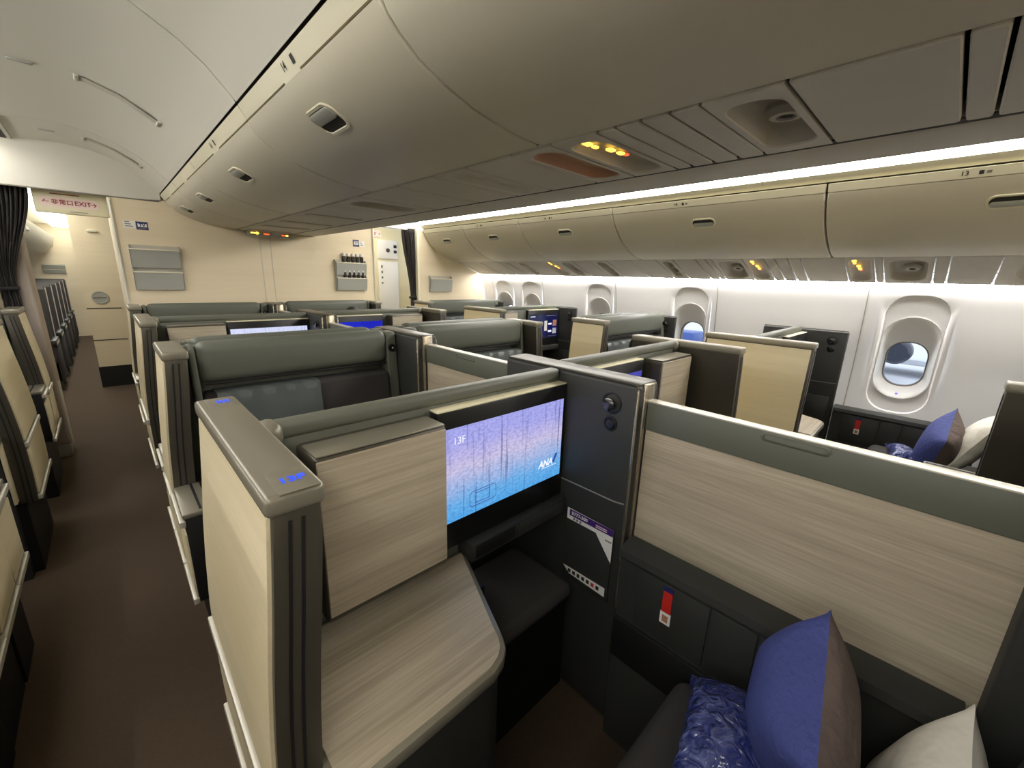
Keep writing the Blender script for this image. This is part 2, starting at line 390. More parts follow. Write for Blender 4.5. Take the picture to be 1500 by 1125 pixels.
# ------------------------------------------------------------------ overhead bins
def frame_on(prof, f):
    """point, tangent (down the profile), outward normal at fraction f of a profile"""
    ps = [Vector((x, 0, z)) for x, z in prof]; ls = [(b - a).length for a, b in zip(ps, ps[1:])]; t = f * sum(ls)
    for a, b, l in zip(ps, ps[1:], ls):
        if t <= l: break
        t -= l
    d = (b - a).normalized(); return a + d * t, d
def handle(bin_o, prof, f, y, nrm, xf, size=(.15, .058), sg=1):
    p, d = frame_on(prof, f); p = p + Vector((0, y, 0)); e = Vector((0, 1, 0)); n = Vector(nrm)
    n = (n - d * n.dot(d)).normalized()
    def L(loop, h): return [p + e * u + d * v + n * h for u, v in loop]
    w_, h_ = size
    o = B().loops([L(rrect(w_ + .02, h_ + .02, .036), -.002), L(rrect(w_ + .018, h_ + .018, .034), .004), L(rrect(w_, h_, .027), .004), L(rrect(w_ - .006, h_ - .006, .024), -.001)], True, False).build('latch_frame', 'bin_strip', bin_o, xf)
    B().loops([L(rrect(w_ - .002, h_ - .002, .025), .0005), L(rrect(w_ - .003, h_ - .003, .025), .0015)], True, True).build('latch_recess', 'gap_dark', o, xf)
    def S(loop, h, dv=0): return [p + e * u + d * (v + dv * sg) + n * (h + max(0, (v + h_ / 2)) * .0) for u, v in loop]
    B().loops([S(rrect(w_ - .008, h_ * .52, .014), .001, h_ * .20), S(rrect(w_ - .01, h_ * .50, .013), .006, h_ * .20), S(rrect(w_ - .02, h_ * .42, .01), .008, h_ * .20)], False, True).build('latch_paddle', 'pocket_grey', o, xf)
CD = [(.492, 2.150), (.51, 2.122), (.535, 2.098), (.58, 2.068), (.65, 2.037), (.74, 2.010), (.83, 1.993), (.90, 1.984), (.985, 1.977)]
def center_bin(y0, y1, label, xf, group, num):
    t = thing('overhead_bin', label, 'overhead bin', (xf(.7, 0, 0)[0] if xf else .7, (y0 + y1) / 2, 1.976), group)
    g = .005
    door = B().prism(CD + [(.985, 2.01), (.9, 2.05), (.6, 2.15), (.52, 2.165)], 'y', y0 + g, y1 - g, r=.006).build('door', 'bin_cream', t, xf, smooth=50)
    s = B().prism([(.465, 2.200), (.490, 2.156), (.52, 2.17), (.50, 2.215)], 'y', y0 + g * .4, y1 - g * .4, r=.003).build('label_strip', 'bin_strip', t, xf)
    ym = (y0 + y1) / 2
    B().prism([(.487, 2.160), (.494, 2.147), (.515, 2.15), (.51, 2.17)], 'y', ym - .07, ym + .07, r=.002).build('latch_bump', 'bin_strip', t, xf)
    handle(t, CD, .24, ym, (-1, 0, -1), xf, (.15, .08), -1)
    if num:
        ey = Vector((.465 - .490, 0, 2.2 - 2.156)).normalized(); n = Vector((-.87, 0, -.49))
        text(num, .032, Vector((.4775, ym + .02, 2.178)) + n * .0012, (0, 1, 0) if False else (0, -1, 0), ey, 'ink', s, bold=.0006)
        B().loops([[Vector((.4775, ym - .055 + a * .010 * (1 + .0), 2.178)) + n * .0012 + ey * (b_ * .011) for a, b_ in ((-1, -1), (1, -1), (1, 1), (-1, 1))]], True, False).build('seat_pictogram', 'ink', s, recalc=False)
    return t
cy = [-2.2, -.65, .93, 2.0, 3.2, 4.03, YB - .005]
clab = ['centre overhead bin past the pillow seat', 'long centre overhead bin over the seat with the blue pillow', 'centre overhead bin marked 14 with the largest latch handle', 'centre overhead bin next to the bin marked 14', 'short centre overhead bin, second one out from the beige bulkhead', 'short centre overhead bin touching the beige bulkhead']
for k in range(6):
    center_bin(cy[k], cy[k + 1], clab[k] + ', aisle face', None, 'centre overhead bins', '14' if k == 2 else ('16' if k == 3 else ''))
    center_bin(cy[k], cy[k + 1], clab[k] + ', face towards the windows', lambda x, y, z: (2.42 - x, y, z), 'centre overhead bins', '')
# dark gap line behind the strip, and bin core
o = B().prism([(.50, 2.205), (.53, 2.16), (.99, 2.045), (1.43, 2.045), (1.89, 2.16), (1.92, 2.205), (1.9, 2.57), (.52, 2.57)], 'y', -3, YB).build('bin_carcass', 'gap_dark'); struct(o)
for x0, x1 in ((.468, .52), (1.90, 1.952)):
    struct(B().box(x0 + .012, x1, -3, YB, 2.206, 2.24).build('trim_3' if x0 < 1 else 'trim_4', 'taupe_dark'))
# outboard bins
OD = [(3.058, 2.120), (3.085, 2.075), (3.12, 2.03), (3.174, 1.975), (3.25, 1.915), (3.365, 1.852), (3.47, 1.818), (3.575, 1.797)]
def out_bin(y0, y1, label, xf, group, num):
    t = thing('overhead_bin', label, 'overhead bin', (xf(3.3, 0, 0)[0] if xf else 3.3, (y0 + y1) / 2, 1.797), group)
    g = .006
    B().prism(OD + [(3.575, 1.83), (3.4, 1.9), (3.15, 2.1), (3.09, 2.14)], 'y', y0 + g, y1 - g, r=.007).build('door', 'bin_cream', t, xf, smooth=50)
    s = B().prism([(3.036, 2.165), (3.056, 2.125), (3.085, 2.135), (3.07, 2.175)], 'y', y0 + g, y1 - g, r=.003).build('label_strip', 'bin_strip', t, xf)
    ym = (y0 + y1) / 2 if y1 - y0 < 1.5 else y1 - .72
    handle(t, OD, .20, ym, (-1, 0, -1), xf)
    if num:
        ey = Vector((3.036 - 3.056, 0, 2.165 - 2.125)).normalized(); n = Vector((-.89, 0, -.45))
        text(num, .030, Vector((3.046, ym + .18, 2.145)) + n * .0015, (0, -1, 0), ey, 'ink', s, bold=.0005)
        for dy, h in ((.125, .009), (.10, .006)):
            B().loops([[Vector((3.046, ym + dy + a * .008, 2.145)) + n * .0015 + ey * (b_ * h) for a, b_ in ((-1, -1), (1, -1), (1, 1), (-1, 1))]], True, False).build('seat_pictogram', 'ink' if h > .008 else 'ink_grey', s, xf, recalc=False)
oy = [-2.3, -.82, .62, 2.04, 3.12, 4.02, YB - .005]
onum = ['', '13', '14', '14', '15', '']
olab = ['window-side bin past the bin marked 13', 'window-side overhead bin marked 13 over the nearest seat', 'long window-side overhead bin next to the bin marked 13', 'window-side overhead bin over the third window', 'window-side overhead bin over the paired windows', 'small window-side overhead bin against the side bulkhead']
llab = ['opposite-aisle bin farthest from the curtain', 'opposite-aisle bin beyond the row of cream shells', 'opposite-aisle long bin above the first cream shell', 'opposite-aisle bin above the second cream shell', 'opposite-aisle bin above the third cream shell', 'opposite-aisle short bin beside the grey curtain']
for k in range(6):
    out_bin(oy[k], oy[k + 1], olab[k], None, 'window-side overhead bins', onum[k])
    out_bin(oy[k], oy[k + 1], llab[k], MX, 'overhead bins over the opposite aisle', '')
for xf, nm in ((None, 'trim_5'), (MX, 'trim_6')):
    struct(B().prism([(3.06, 2.178), (3.08, 2.13), (3.4, 1.93), (3.58, 1.88), (4.02, 1.72), (4.2, 1.72), (4.2, 2.6), (3.08, 2.57)], 'y', -3, YB).build(nm, 'gap_dark', None, xf))

# ------------------------------------------------------------------ passenger service panels
def bowl_panel(t, cen, eu, ev, nn, pw, ph, bw, bh, depth, mat, xf, nozzle=True):
    """flat panel pw x ph with a rounded recess bw x bh; eu along Y, ev across, nn outward (down)"""
    c = Vector(cen); eu = Vector(eu); ev = Vector(ev); nn = Vector(nn)
    P_ = lambda loop, h, sc=1, off=(0, 0): [c + eu * (u * sc + off[0]) + ev * (v * sc + off[1]) + nn * h for u, v in loop]
    lp = rrect(bw, bh, min(bw, bh) * .42, 5); rc = rect_match(lp, pw, ph)
    o = B().loops([P_(rc, -.012), P_(rc, 0), P_(lp, 0), P_(rrect(bw * .97, bh * .97, min(bw, bh) * .41, 5), -.004)]).build('service_panel', 'psu_grey', t, xf, recalc=False)
    B().loops([P_(rrect(bw * .97, bh * .97, min(bw, bh) * .41, 5), -.004), P_(rrect(bw * .85, bh * .85, min(bw, bh) * .38, 5), -depth * .7), P_(rrect(bw * .6, bh * .6, min(bw, bh) * .28, 5), -depth)], False, True).build('recess_bowl', mat, o, xf, recalc=False, smooth=60)
    return o
def psu_row(xf, p0, p1, cuts, feats, label):
    """p0,p1: (x,z) of inner and outer edge; cuts along Y; feats: index -> kind"""
    a = Vector((p0[0], 0, p0[1])); b = Vector((p1[0], 0, p1[1])); ev = (b - a).normalized(); ph = (b - a).length
    nn = Vector((ev.z, 0, -ev.x)); nn = nn if nn.z < 0 else -nn
    c0 = (a + b) / 2
    root = thing('service_unit', label, 'service unit', xf(*c0) if xf else c0)
    for i, (y0, y1) in enumerate(zip(cuts, cuts[1:])):
        kind = feats.get(i, 'blank'); c = (a + b) / 2 + Vector((0, (y0 + y1) / 2, 0)); pw = y1 - y0 - .007
        Q = lambda u, v, h: c + Vector((0, 1, 0)) * u + ev * v + nn * h
        if kind in ('blank', 'rib', 'slot'):
            lp = rrect(pw, ph - .004, .006, 2); l2 = rrect(pw - .006, ph - .01, .005, 2)
            t = B().loops([[Q(u, v, -.012) for u, v in lp], [Q(u, v, -.003) for u, v in lp], [Q(u, v, 0) for u, v in l2]], True, True).build('service_panel', 'psu_grey', root, xf)
            if kind == 'slot':
                lp = rrect(pw * .34, ph * .82, .02, 4); l2 = rrect(pw * .30, ph * .78, .018, 4)
                B().loops([[Q(u, v, -.001) for u, v in lp], [Q(u, v, .006) for u, v in l2]], False, True).build('mask_door', 'psu_bowl', t, xf)
        else:
            bw, bh = (pw * .80, ph * .80) if kind != 'lamp' else (pw * .55, ph * .8)
            if kind in ('sign', 'lens'): bw = pw * .8; bh = ph * .84
            t = bowl_panel(root, c, (0, 1, 0), ev, nn, pw, ph - .004, bw, bh, .03 if kind in ('sign', 'lens') else .055, {'lens': 'orange_lens'}.get(kind, 'psu_bowl'), xf)
            if kind == 'air':
                B().lathe(Q(-bw * .08, bh * .12, -.056), nn, [(.045, 0), (.047, .012), (.036, .026), (.022, .027), (.018, .014), (.002, .013)], 18).build('air_nozzle', 'psu_bowl', t, xf)
                B().lathe(Q(-bw * .08, bh * .12, -.040), nn, [(.015, 0), (.015, .008), (.002, .009)], 14).build('nozzle_opening', 'gap_dark', t, xf)
            if kind == 'sign':
                for (u, v, r_) in ((.26, -.32, .016), (.26, -.22, .011), (.10, -.08, .015), (.06, .04, .013)):
                    g = B(); g.loops([[Q(bw * u + du, bh * v + dv, -.022) for du, dv in rrect(r_ * 1.6, r_ * 2.4, r_ * .6, 3)], [Q(bw * u + du, bh * v + dv, -.018) for du, dv in rrect(r_ * 1.4, r_ * 2.2, r_ * .5, 3)]], False, True)
                    g.build('seat_belt_symbol', 'amber_glow', t, xf)
                g = B()
                g.loops([[Q(bw * .02 + du, bh * .10 + dv, -.022) for du, dv in rrect(.018, .02, .006, 3)], [Q(bw * .02 + du, bh * .10 + dv, -.018) for du, dv in rrect(.016, .018, .005, 3)]], False, True)
                g.build('no_smoking_symbol', 'red_glow', t, xf)
            if kind == 'lamp':
                for v in (-.28, 0, .28):
                    B().lathe(Q(0, ph * v, -.05), nn, [(.022, 0), (.024, .015), (.018, .03), (.006, .026)], 14).build('reading_lamp', 'pocket_grey', t, xf)
cc = [-2.3, -1.2, -.6, -.32, .015, .064, .30, .462, .533, .606, .676, .73, .888, 1.053, 1.288, 1.496, 1.774, 2.15, 2.55, 2.9, 3.2, 3.5, 3.75, 4.0, 4.25, 4.5, 4.78]
cf = {0: 'blank', 1: 'slot', 2: 'air', 4: 'rib', 6: 'air', 7: 'rib', 8: 'rib', 9: 'rib', 10: 'rib', 11: 'sign', 12: 'lens', 14: 'slot', 17: 'lamp', 19: 'slot', 21: 'slot', 23: 'slot', 25: 'slot'}
psu_row(None, (.99, 1.972), (1.46, 1.972), cc, cf, 'long row of grey service panels with lit sign under the centre bins')
rc_ = [-2.3, -1.4, -.75, -.15, .055, .12, .36, .405, .56, .81, .885, .968, 1.04, 1.19, 1.42, 1.47, 1.55, 1.745, 1.90, 2.156, 2.42, 2.62, 2.85, 3.1, 3.3, 3.55, 3.75, 4.0, 4.25, 4.5, 4.83]
rf = {2: 'air', 4: 'rib', 5: 'air', 6: 'rib', 7: 'sign', 9: 'rib', 10: 'rib', 11: 'rib', 12: 'sign', 13: 'air', 14: 'rib', 15: 'rib', 17: 'lamp', 20: 'lamp', 22: 'lamp', 23: 'sign', 25: 'lamp', 26: 'slot', 28: 'slot'}
psu_row(None, (3.578, 1.796), (3.998, 1.643), rc_, rf, 'row of grey service panels above the lit windows')
lc_ = rc_[::3] + [4.83] if rc_[::3][-1] != 4.83 else rc_[::3]
psu_row(MX, (3.578, 1.796), (3.998, 1.643), lc_, {2: 'air', 4: 'air', 7: 'slot'}, 'row of grey service panels across the cabin above the opposite window')
struct(B().box(1.462, 1.72, -3, YB, 1.976, 1.99, .004).build('trim_7', 'psu_grey'))
struct(B().box(1.44, 1.48, -3, YB, 1.974, 2.0).build('trim_8', 'gap_dark'))
# illuminated sign block hanging at the bulkhead
t = thing('overhead_sign', 'small lit amber and red sign block at the top of the beige bulkhead', 'sign', (1.26, YB - .08, 1.925))
B().box(1.06, 1.47, YB - .10, YB - .03, 1.925, 1.98, .012, 3).build('housing', 'pocket_grey', t)
arrow = [(0, -.006), (.05, -.006), (.05, -.016), (.075, 0), (.05, .016), (.05, .006), (0, .006)]
B().prism([(1.09 + p, 1.952 + q) for p, q in arrow], 'y', YB - .103, YB - .099).build('arrow', 'amber_glow', t)
B().box(1.20, 1.25, YB - .103, YB - .099, 1.944, 1.954).build('symbol', 'red_glow', t)
for k in range(2): B().box(1.36 + k * .035, 1.385 + k * .035, YB - .103, YB - .099, 1.942, 1.956, .004).build('symbol', 'amber_glow' if k else 'red_glow', t)

# ------------------------------------------------------------------ bulkheads
def bulk(name, poly, y0, y1, mat='bulkhead', xf=None): return struct(B().prism(poly, 'y', y0, y1).build(name, mat, None, xf))
bk = bulk('wall_bulkhead', [(.145, 0), (2.36, 0), (2.36, 2.13), (2.1, 2.13), (1.9, 2.16), (.5, 2.16), (.145, 2.148)], YB, YB + .05)
for xj in (1.183, 1.275): B().box(xj - .003, xj + .003, YB - .0015, YB + .01, 1.2, 1.97).build('joint_line', 'psu_grey', bk)
for s in (0, 1):
    xe = .138 if s == 0 else 2.367
    B().tube([(xe, YB - .005, .3), (xe, YB - .005, 2.12)], .009).build('edge_trim', 'silver', bk)
    B().box(xe - .012, xe + .012, YB - .01, YB + .07, 0, 2.14, .006).build('edge_post', 'bin_strip', bk)
def bside(xf, nm):
    o = bulk(nm, [(2.985, 0), (4.03, 0), (4.10, .75), (4.115, 1.0), (4.08, 1.45), (4.01, 1.64), (3.57, 1.81), (3.365, 1.86), (3.18, 1.98), (3.06, 2.14), (2.985, 2.19)], YB, YB + .05, 'bulkhead', xf)
    B().box(2.96, 2.985, YB - .005, YB + .06, 0, 2.19, .006).build('edge_post', 'bin_strip', o, xf)
    return o
bside(None, 'wall_bulkhead_right'); bside(MX, 'wall_bulkhead_left')
# galley block behind the centre bulkhead, closets behind the side bulkheads
struct(B().box(.16, 2.34, YB + .06, 7.0, 0, 2.5).build('wall_galley', 'bulkhead'))
o = struct(B().box(-1.7, -.53, YB + .14, 5.35, 0, 2.3).build('wall_closet_left', 'bulkhead'))
# bumper column at the end of the left closet
t = thing('door_post', 'pinkish grey rounded post with bumper at the aisle edge under the grey curtain', 'post', (-.46, 5.16, 0))
B().box(-.52, -.40, YB + .14, YB + .48, .12, 2.1, .02, 3).build('padded_column', 'pinkgrey', t)
B().box(-.402, -.390, YB + .18, YB + .21, .1, .65, .004).build('bumper_strip', 'white_card', t)
B().box(-.402, -.390, YB + .26, YB + .29, .1, .65, .004).build('bumper_strip', 'white_card', t)
B().box(-.50, -.405, YB + .16, YB + .44, .0, .12, .01).build('foot', 'pocket_grey', t)
# lavatory wall further aft
lv = struct(B().box(-.20, 2.3, 7.8, 7.86, 0, 2.5).build('wall_lavatory', 'bulkhead'))
B().box(-.21, .13, 7.785, 7.80, 0, .28).build('kick_plate', 'near_black', lv)
for zz in (.64, 1.06): B().box(-.2, .14, 7.797, 7.801, zz - .006, zz + .006).build('joint_line', 'ink', lv)
B().lathe((-.05, 7.80, 1.20), (0, -1, 0), [(.085, 0), (.085, .008), (.07, .010), (.065, .004), (.002, .004)], 24).build('round_vent', 'pocket_grey', lv)
B().box(-.13, .03, 7.792, 7.80, 1.195, 1.207).build('vent_bar', 'taupe', lv)
B().box(-.05, .05, 7.77, 7.80, 2.02, 2.05, .01).build('door_lamp', 'bin_strip', lv)
# rear cabin: lowered ceiling light, bins and end bulkhead
struct(B().box(-1.7, .15, 5.0, 14, 2.46, 2.5).build('ceiling_rear', 'ceiling_cream'))
fl = B().box(-.60, -.30, 6.6, 13.8, 2.40, 2.44).build('rear_ceiling_light', 'far_light'); tag(fl, 'bright white ceiling light of the cabin behind the exit sign', 'ceiling light')
fl = B().box(2.45, 2.75, 5.2, 6.2, 2.40, 2.44).build('galley_ceiling_light', 'far_light'); tag(fl, 'white ceiling light in the galley passage beyond the right-hand curtain', 'ceiling light')
t = thing('overhead_bin', 'rounded grey overhead bin of the cabin beyond the exit sign', 'overhead bin', (-1.0, 9, 1.7))
B().prism([mir_p for mir_p in [(-.62, 2.2), (-.66, 2.0), (-.8, 1.85), (-1.2, 1.78), (-1.7, 1.7), (-1.7, 2.3)]], 'y', 7.9, 13.9, r=.02).build('door', 'bin_cream', t)
B().box(-.66, -.625, 9.0, 9.16, 2.05, 2.10, .01).build('latch', 'pocket_grey', t)
# galley seen through the right passage
gl = struct(B().box(2.98, 4.05, 6.3, 7.2, 0, 2.3).build('wall_galley_right', 'sign_cream'))
B().box(3.14, 3.47, 6.27, 6.3, .2, 1.80, .008).build('galley_door', 'sidewall', gl)
B().box(3.14, 3.47, 6.27, 6.3, 1.84, 2.12, .008).build('galley_hatch', 'sidewall', gl)
B().lathe((3.30, 6.27, 1.97), (0, -1, 0), [(.03, 0), (.03, .01), (.012, .02), (.002, .02)], 14).build('turn_latch', 'taupe_dark', gl)
for zz in (1.93, 2.01): B().box(3.40, 3.45, 6.262, 6.272, zz, zz + .045, .003).build('catch', 'near_black', gl)
for k, zz in enumerate((1.70, 1.62, 1.54, 1.46)): B().box(3.175, 3.20, 6.266, 6.271, zz, zz + .045 - k * .006).build('warning_mark', 'ink_grey', gl)

# things on the bulkhead
def pocket(x0, x1, z0, z1, label, y=YB, tiers=2, xf=None):
    t = thing('literature_pocket', label, 'literature pocket', ((x0 + x1) / 2, y, z0))
    h = (z1 - z0) / tiers
    B().box(x0 + .006, x1 - .006, y - .006, y, z0, z1).build('back_plate', 'psu_grey', t)
    for k in range(tiers):
        a = z0 + k * h; bt = a + h * .80
        B().prism([(y - .002, a + .01), (y - .03, a), (y - .055, bt), (y - .047, bt), (y - .024, a + .012)], 'x', x0, x1).build('pocket_front', 'pocket_grey', t)
        for xe in (x0, x1 - .006):
            B().prism([(y, a), (y - .03, a), (y - .055, bt), (y - .02, a + h), (y, a + h)], 'x', xe, xe + .006).build('pocket_side', 'pocket_grey', t)
        B().box(x0, x1, y - .058, y - .046, bt - .006, bt + .006, .004).build('pocket_rim', 'bin_strip', t)
    return t
pocket(.20, .535, 1.415, 1.785, 'empty grey two-tier literature pocket on the beige bulkhead under the TV sticker')
pocket(1.90, 2.25, 1.415, 1.75, 'grey two-tier pocket holding dark bottles on the beige bulkhead')
pocket(3.12, 3.47, 1.40, 1.605, 'single grey literature pocket on the side bulkhead by the right-hand curtain', tiers=1)
for zt, tier in ((1.60, 'upper'), (1.43, 'lower')):
    for k in range(5):
        x = 2.0 + k * .052; zz = zt
        t = thing('bottle', 'small dark bottle with white label in the %s tier of the bulkhead pocket' % tier, 'bottle', (x, YB - .03, zz), 'bottles in the %s pocket tier' % tier)
        B().lathe((x, YB - .022, zz), (0, 0, 1), [(.012, .02), (.013, .03), (.0135, .10), (.018, .15), (.018, .185), (.011, .19)], 12).build('glass_body', 'bottle_dark', t)
        B().lathe((x, YB - .022, zz + .186), (0, 0, 1), [(.0115, 0), (.0185, .004), (.0185, .034), (.004, .036)], 12).build('cap', 'bottle_label', t)
def sticker(x0, x1, z0, z1, label, tv):
    t = thing('sticker', label, 'sticker', ((x0 + x1) / 2, YB, z0))
    B().box(x0, x1, YB - .0025, YB, z0, z1).build('backing', 'navy' if tv else 'white_card', t)
    if tv:
        B().box(x0 + .01, x1 - .008, YB - .0035, YB - .002, z0 + .022, z1 - .015).build('tv_frame', 'bottle_label', t)
        text('TV', .034, ((x0 + x1) / 2, YB - .0042, (z0 + z1) / 2 + .004), (1, 0, 0), (0, 0, 1), 'navy', t, bold=.0012)
        B().box(x0 + .012, x1 - .012, YB - .0035, YB - .002, z0 + .008, z0 + .013).build('caption_line', 'ink_grey', t)
    else:
        for k in range(3): B().box(x0 + .01, x1 - .015 - .01 * k, YB - .0035, YB - .002, z0 + .012 + k * .017, z0 + .019 + k * .017).build('caption_line', 'ink_grey', t)
sticker(.275, .352, 1.908, 1.972, 'navy blue TV sticker on the beige bulkhead above the empty pocket', True)
sticker(.195, .27, 1.915, 1.972, 'white text sticker beside the TV sticker above the empty pocket', False)
sticker(2.125, 2.195, 1.90, 1.975, 'navy blue TV sticker on the beige bulkhead above the bottle pocket', True)
sticker(2.20, 2.26, 1.905, 1.965, 'white text sticker beside the TV sticker above the bottle pocket', False)
# exit signs
t = thing('exit_sign', 'cream overhead exit sign with red arrows and Japanese characters beside the grey curtain', 'exit sign', (-.08, 4.96, 1.99))
B().box(-.285, .125, 4.94, 4.99, 1.99, 2.16, .006).build('housing', 'sign_cream', t)
b = B(); b.loops([[(p - .09, 4.9385 + d, q + 2.072) for p, q in rrect(.335 * s, .072 * s, .034)] for d, s in ((.002, 1), (0, .99))], False, True); b.build('sign_face', 'sign_pink', t)
for ch, xx, sz, nm in (('←', -.220, .046, 'arrow'), ('非', -.172, .040, 'character'), ('常', -.130, .040, 'character'), ('口', -.090, .040, 'character'), ('EXIT', -.018, .046, 'lettering'), ('→', .042, .046, 'arrow')):
    text(ch, sz, (xx, 4.9365, 2.071), (1, 0, 0), (0, 0, 1), 'sign_red', t, nm, bold=.0008)
B().box(-.19, -.03, 4.937, 4.941, 2.128, 2.134).build('sign_slot', 'sign_red', t)
B().box(-.1, .0, 4.937, 4.941, 2.006, 2.010).build('lower_slot', 'ink_grey', t)
t = thing('exit_sign', 'small cream exit sign with red letters beside the bottle pocket', 'exit sign', (2.43, 4.96, 2.03))
B().box(2.335, 2.52, 4.94, 4.97, 2.03, 2.115, .008).build('housing', 'sign_pink', t)
for ch, xx, nm in (('口', 2.358, 'character'), ('EXIT', 2.425, 'lettering'), ('→', 2.495, 'arrow')):
    text(ch, .036, (xx, 4.9385, 2.072), (1, 0, 0), (0, 0, 1), 'sign_red', t, nm, bold=.0006)
# curtains
def curtain(x0, x1, xa, xb, label, zt, zb, zg):
    """gathered curtain: full width x0..x1 at zt, tied to xa..xb at zg"""
    b = B(); rows = []
    n = 72
    for j in range(25):
        f = j / 24; z = zt + (zb - zt) * f
        g = max(0.0, 1 - max(0.0, z - zg) / max(zt - zg, .01)); g = g * g * (3 - 2 * g)
        l = x0 + (xa - x0) * g; r = x1 + (xb - x1) * g
        rows.append([(l + (r - l) * i / (n - 1), 4.93 + (.030 - .012 * g) * math.sin(i * 1.15 + .5 * math.sin(j * .4)) + .008 * math.sin(i * .31), z) for i in range(n)])
    b.loops(rows, closed=False)
    t = thing('curtain', label, 'curtain', ((x0 + x1) / 2, 4.93, zb))
    c = b.build('cloth', 'curtain', t, recalc=False, smooth=80)
    md = c.modifiers.new('thickness', 'SOLIDIFY'); md.thickness = .004
    B().box(min(xa, xb) - .012, max(xa, xb) + .012, 4.885, 4.975, zg - .015, zg + .015, .01).build('tie_band', 'near_black', t)
    B().box(x0 - .02, x1 + .02, 4.90, 4.95, zt, zt + .022, .004).build('curtain_rail', 'bin_strip', t)
curtain(-.62, -.30, -.56, -.47, 'dark grey gathered curtain tied back beside the left exit sign', 2.18, 1.05, 1.42)
curtain(2.80, 3.0, 2.90, 2.99, 'dark grey gathered curtain tied back beside the right side bulkhead', 2.17, .9, 1.32)
# rear cabin seats
for k in range(6):
    y = 8.3 + k * .98
    t = thing('economy_seat', 'dark seat with light edge piping in the cabin beyond the exit sign', 'seat', (-.85, y, 0), 'seats in the cabin beyond the exit sign')
    B().prism([(y + .08, .42), (y + .30, 1.28), (y + .22, 1.31), (y + .12, 1.28), (y - .06, .42)], 'x', -1.08, -.58, r=.02).build('backrest', 'fabric_dark', t)
    B().box(-1.08, -.58, y - .52, y + .02, .34, .48, .05, 3).build('seat_cushion', 'fabric_dark', t)
    B().prism([(y + .10, .40), (y + .325, 1.29), (y + .31, 1.30), (y + .085, .40)], 'x', -.585, -.572).build('shell_edge', 'pinkgrey', t)
    B().box(-.60, -.54, y - .45, y + .06, .60, .66, .012).build('armrest', 'charcoal', t)
    B().box(-.60, -.545, y - .42, y + .12, .12, .60, .01).build('side_panel', 'fabric_dark', t)
    B().box(-.545, -.538, y - .42, y + .0, .60, .63).build('armrest_trim', 'silver', t)
    for ly in (y - .40, y + .08): B().box(-.62, -.57, ly - .02, ly + .02, 0, .36).build('leg', 'taupe_dark', t)
pk = pocket(-.9, -.55, 1.42, 1.62, 'grey literature pocket on the end wall of the cabin beyond the exit sign', y=14.0, tiers=2)
# ================================================================== SUITES
SECT = {
    'CL': dict(xf=lambda u, y, z: (.122 + u, y, z), w=.998, dy=0, win=False, side='exit sign aisle'),
    'CR': dict(xf=lambda u, y, z: (2.268 - u, y + .075, z), w=1.028, dy=.075, win=False, side='bottle pocket side'),
    'WR': dict(xf=lambda u, y, z: (2.78 + u, y - .12, z), w=1.22, dy=-.12, win=True, side='lit window side'),
    'WL': dict(xf=lambda u, y, z: (mir(2.81 + u), y - .06, z), w=1.19, dy=-.06, win=True, side='curtain side'),
}
ROWN = {'A': 'fourth row from bulkhead', 'B': 'third row from bulkhead', 'C': 'second row from bulkhead', 'D': 'row against bulkhead'}
FL = [(0, 1.275), (-.006, 1.2), (-.015, 1.1), (-.025, 1.0), (-.033, .9), (-.040, .78), (-.043, .68), (-.043, .55), (-.040, .40)]
def column(label, xf, y0, y1, open_ends, signs=()):
    """aisle-side column: flared body, wood faces, cap, rails, plinth"""
    body = [p for p in FL] + [(u + .068, z) for u, z in FL[::-1]]
    c = thing('aisle_column', label, 'column', xf(.03, (y0 + y1) / 2, 0), 'aisle-side suite columns')
    B().prism(body, 'y', y0, y1, r=.010).build('column_body', 'taupe_dark', c, xf, smooth=40)
    up = [(u, z) for u, z in FL if z > .73]; up = [(-.001, 1.262)] + up[1:] + [(lerp_prof(FL, .735), .735)]
    B().prism([(u - .006, z) for u, z in up] + [(u + .004, z) for u, z in up[::-1]], 'y', y0 + .012, y1 - .012, r=.003).build('wood_panel', 'wood_aisle', c, xf, smooth=40)
    lo = [(lerp_prof(FL, z), z) for z in (.685, .6, .5, .445)]
    B().prism([(u - .006, z) for u, z in lo] + [(u + .004, z) for u, z in lo[::-1]], 'y', y0 + .012, y1 - .012, r=.003).build('lower_wood_panel', 'wood_aisle', c, xf, smooth=40)
    cp = B().box(-.010, .073, y0 - .004, y1 + .004, 1.266, 1.30, .009, 3).build('top_cap', 'taupe', c, xf)
    for z in (.71, .42): B().box(-.056, -.036, y0 + .004, y1 - .004, z - .013, z + .013, .003).build('bumper_rail', 'silver', c, xf)
    B().box(.005, .07, y0 + .01, y1 - .01, 0, .41).build('plinth', 'near_black', c, xf)
    for e in open_ends:
        ye = y0 if e < 0 else y1
        for du, wd in ((.020, .005), (.038, .005)):
            pts = [(u + du, z) for u, z in FL if z <= 1.25]; pts[0] = (lerp_prof(FL, 1.255) + du, 1.255)
            B().prism([(u, z) for u, z in pts] + [(u + wd, z) for u, z in pts[::-1]], 'y', ye - .0015, ye + .0015).build('door_slot', 'near_black', c, xf)
    for ys, kind in signs:
        B().box(.010, .066, ys - .040, ys + .040, 1.2985, 1.3008, .001).build('seat_sign', 'taupe', c, xf)
        f = -1 if ys < (y0 + y1) / 2 else 1
        if kind == 'near': text('13F', .026, (.038, ys, 1.3014), (1, 0, 0), (0, 1, 0), 'blue_glow', c, 'seat_number', bold=.001, xf=xf)
        else:
            for k in range(4): B().box(.028 + k * .007, .032 + k * .007, ys - .011, ys + .011, 1.301, 1.302).build('seat_number_mark', 'blue_glow', c, xf)
    return c
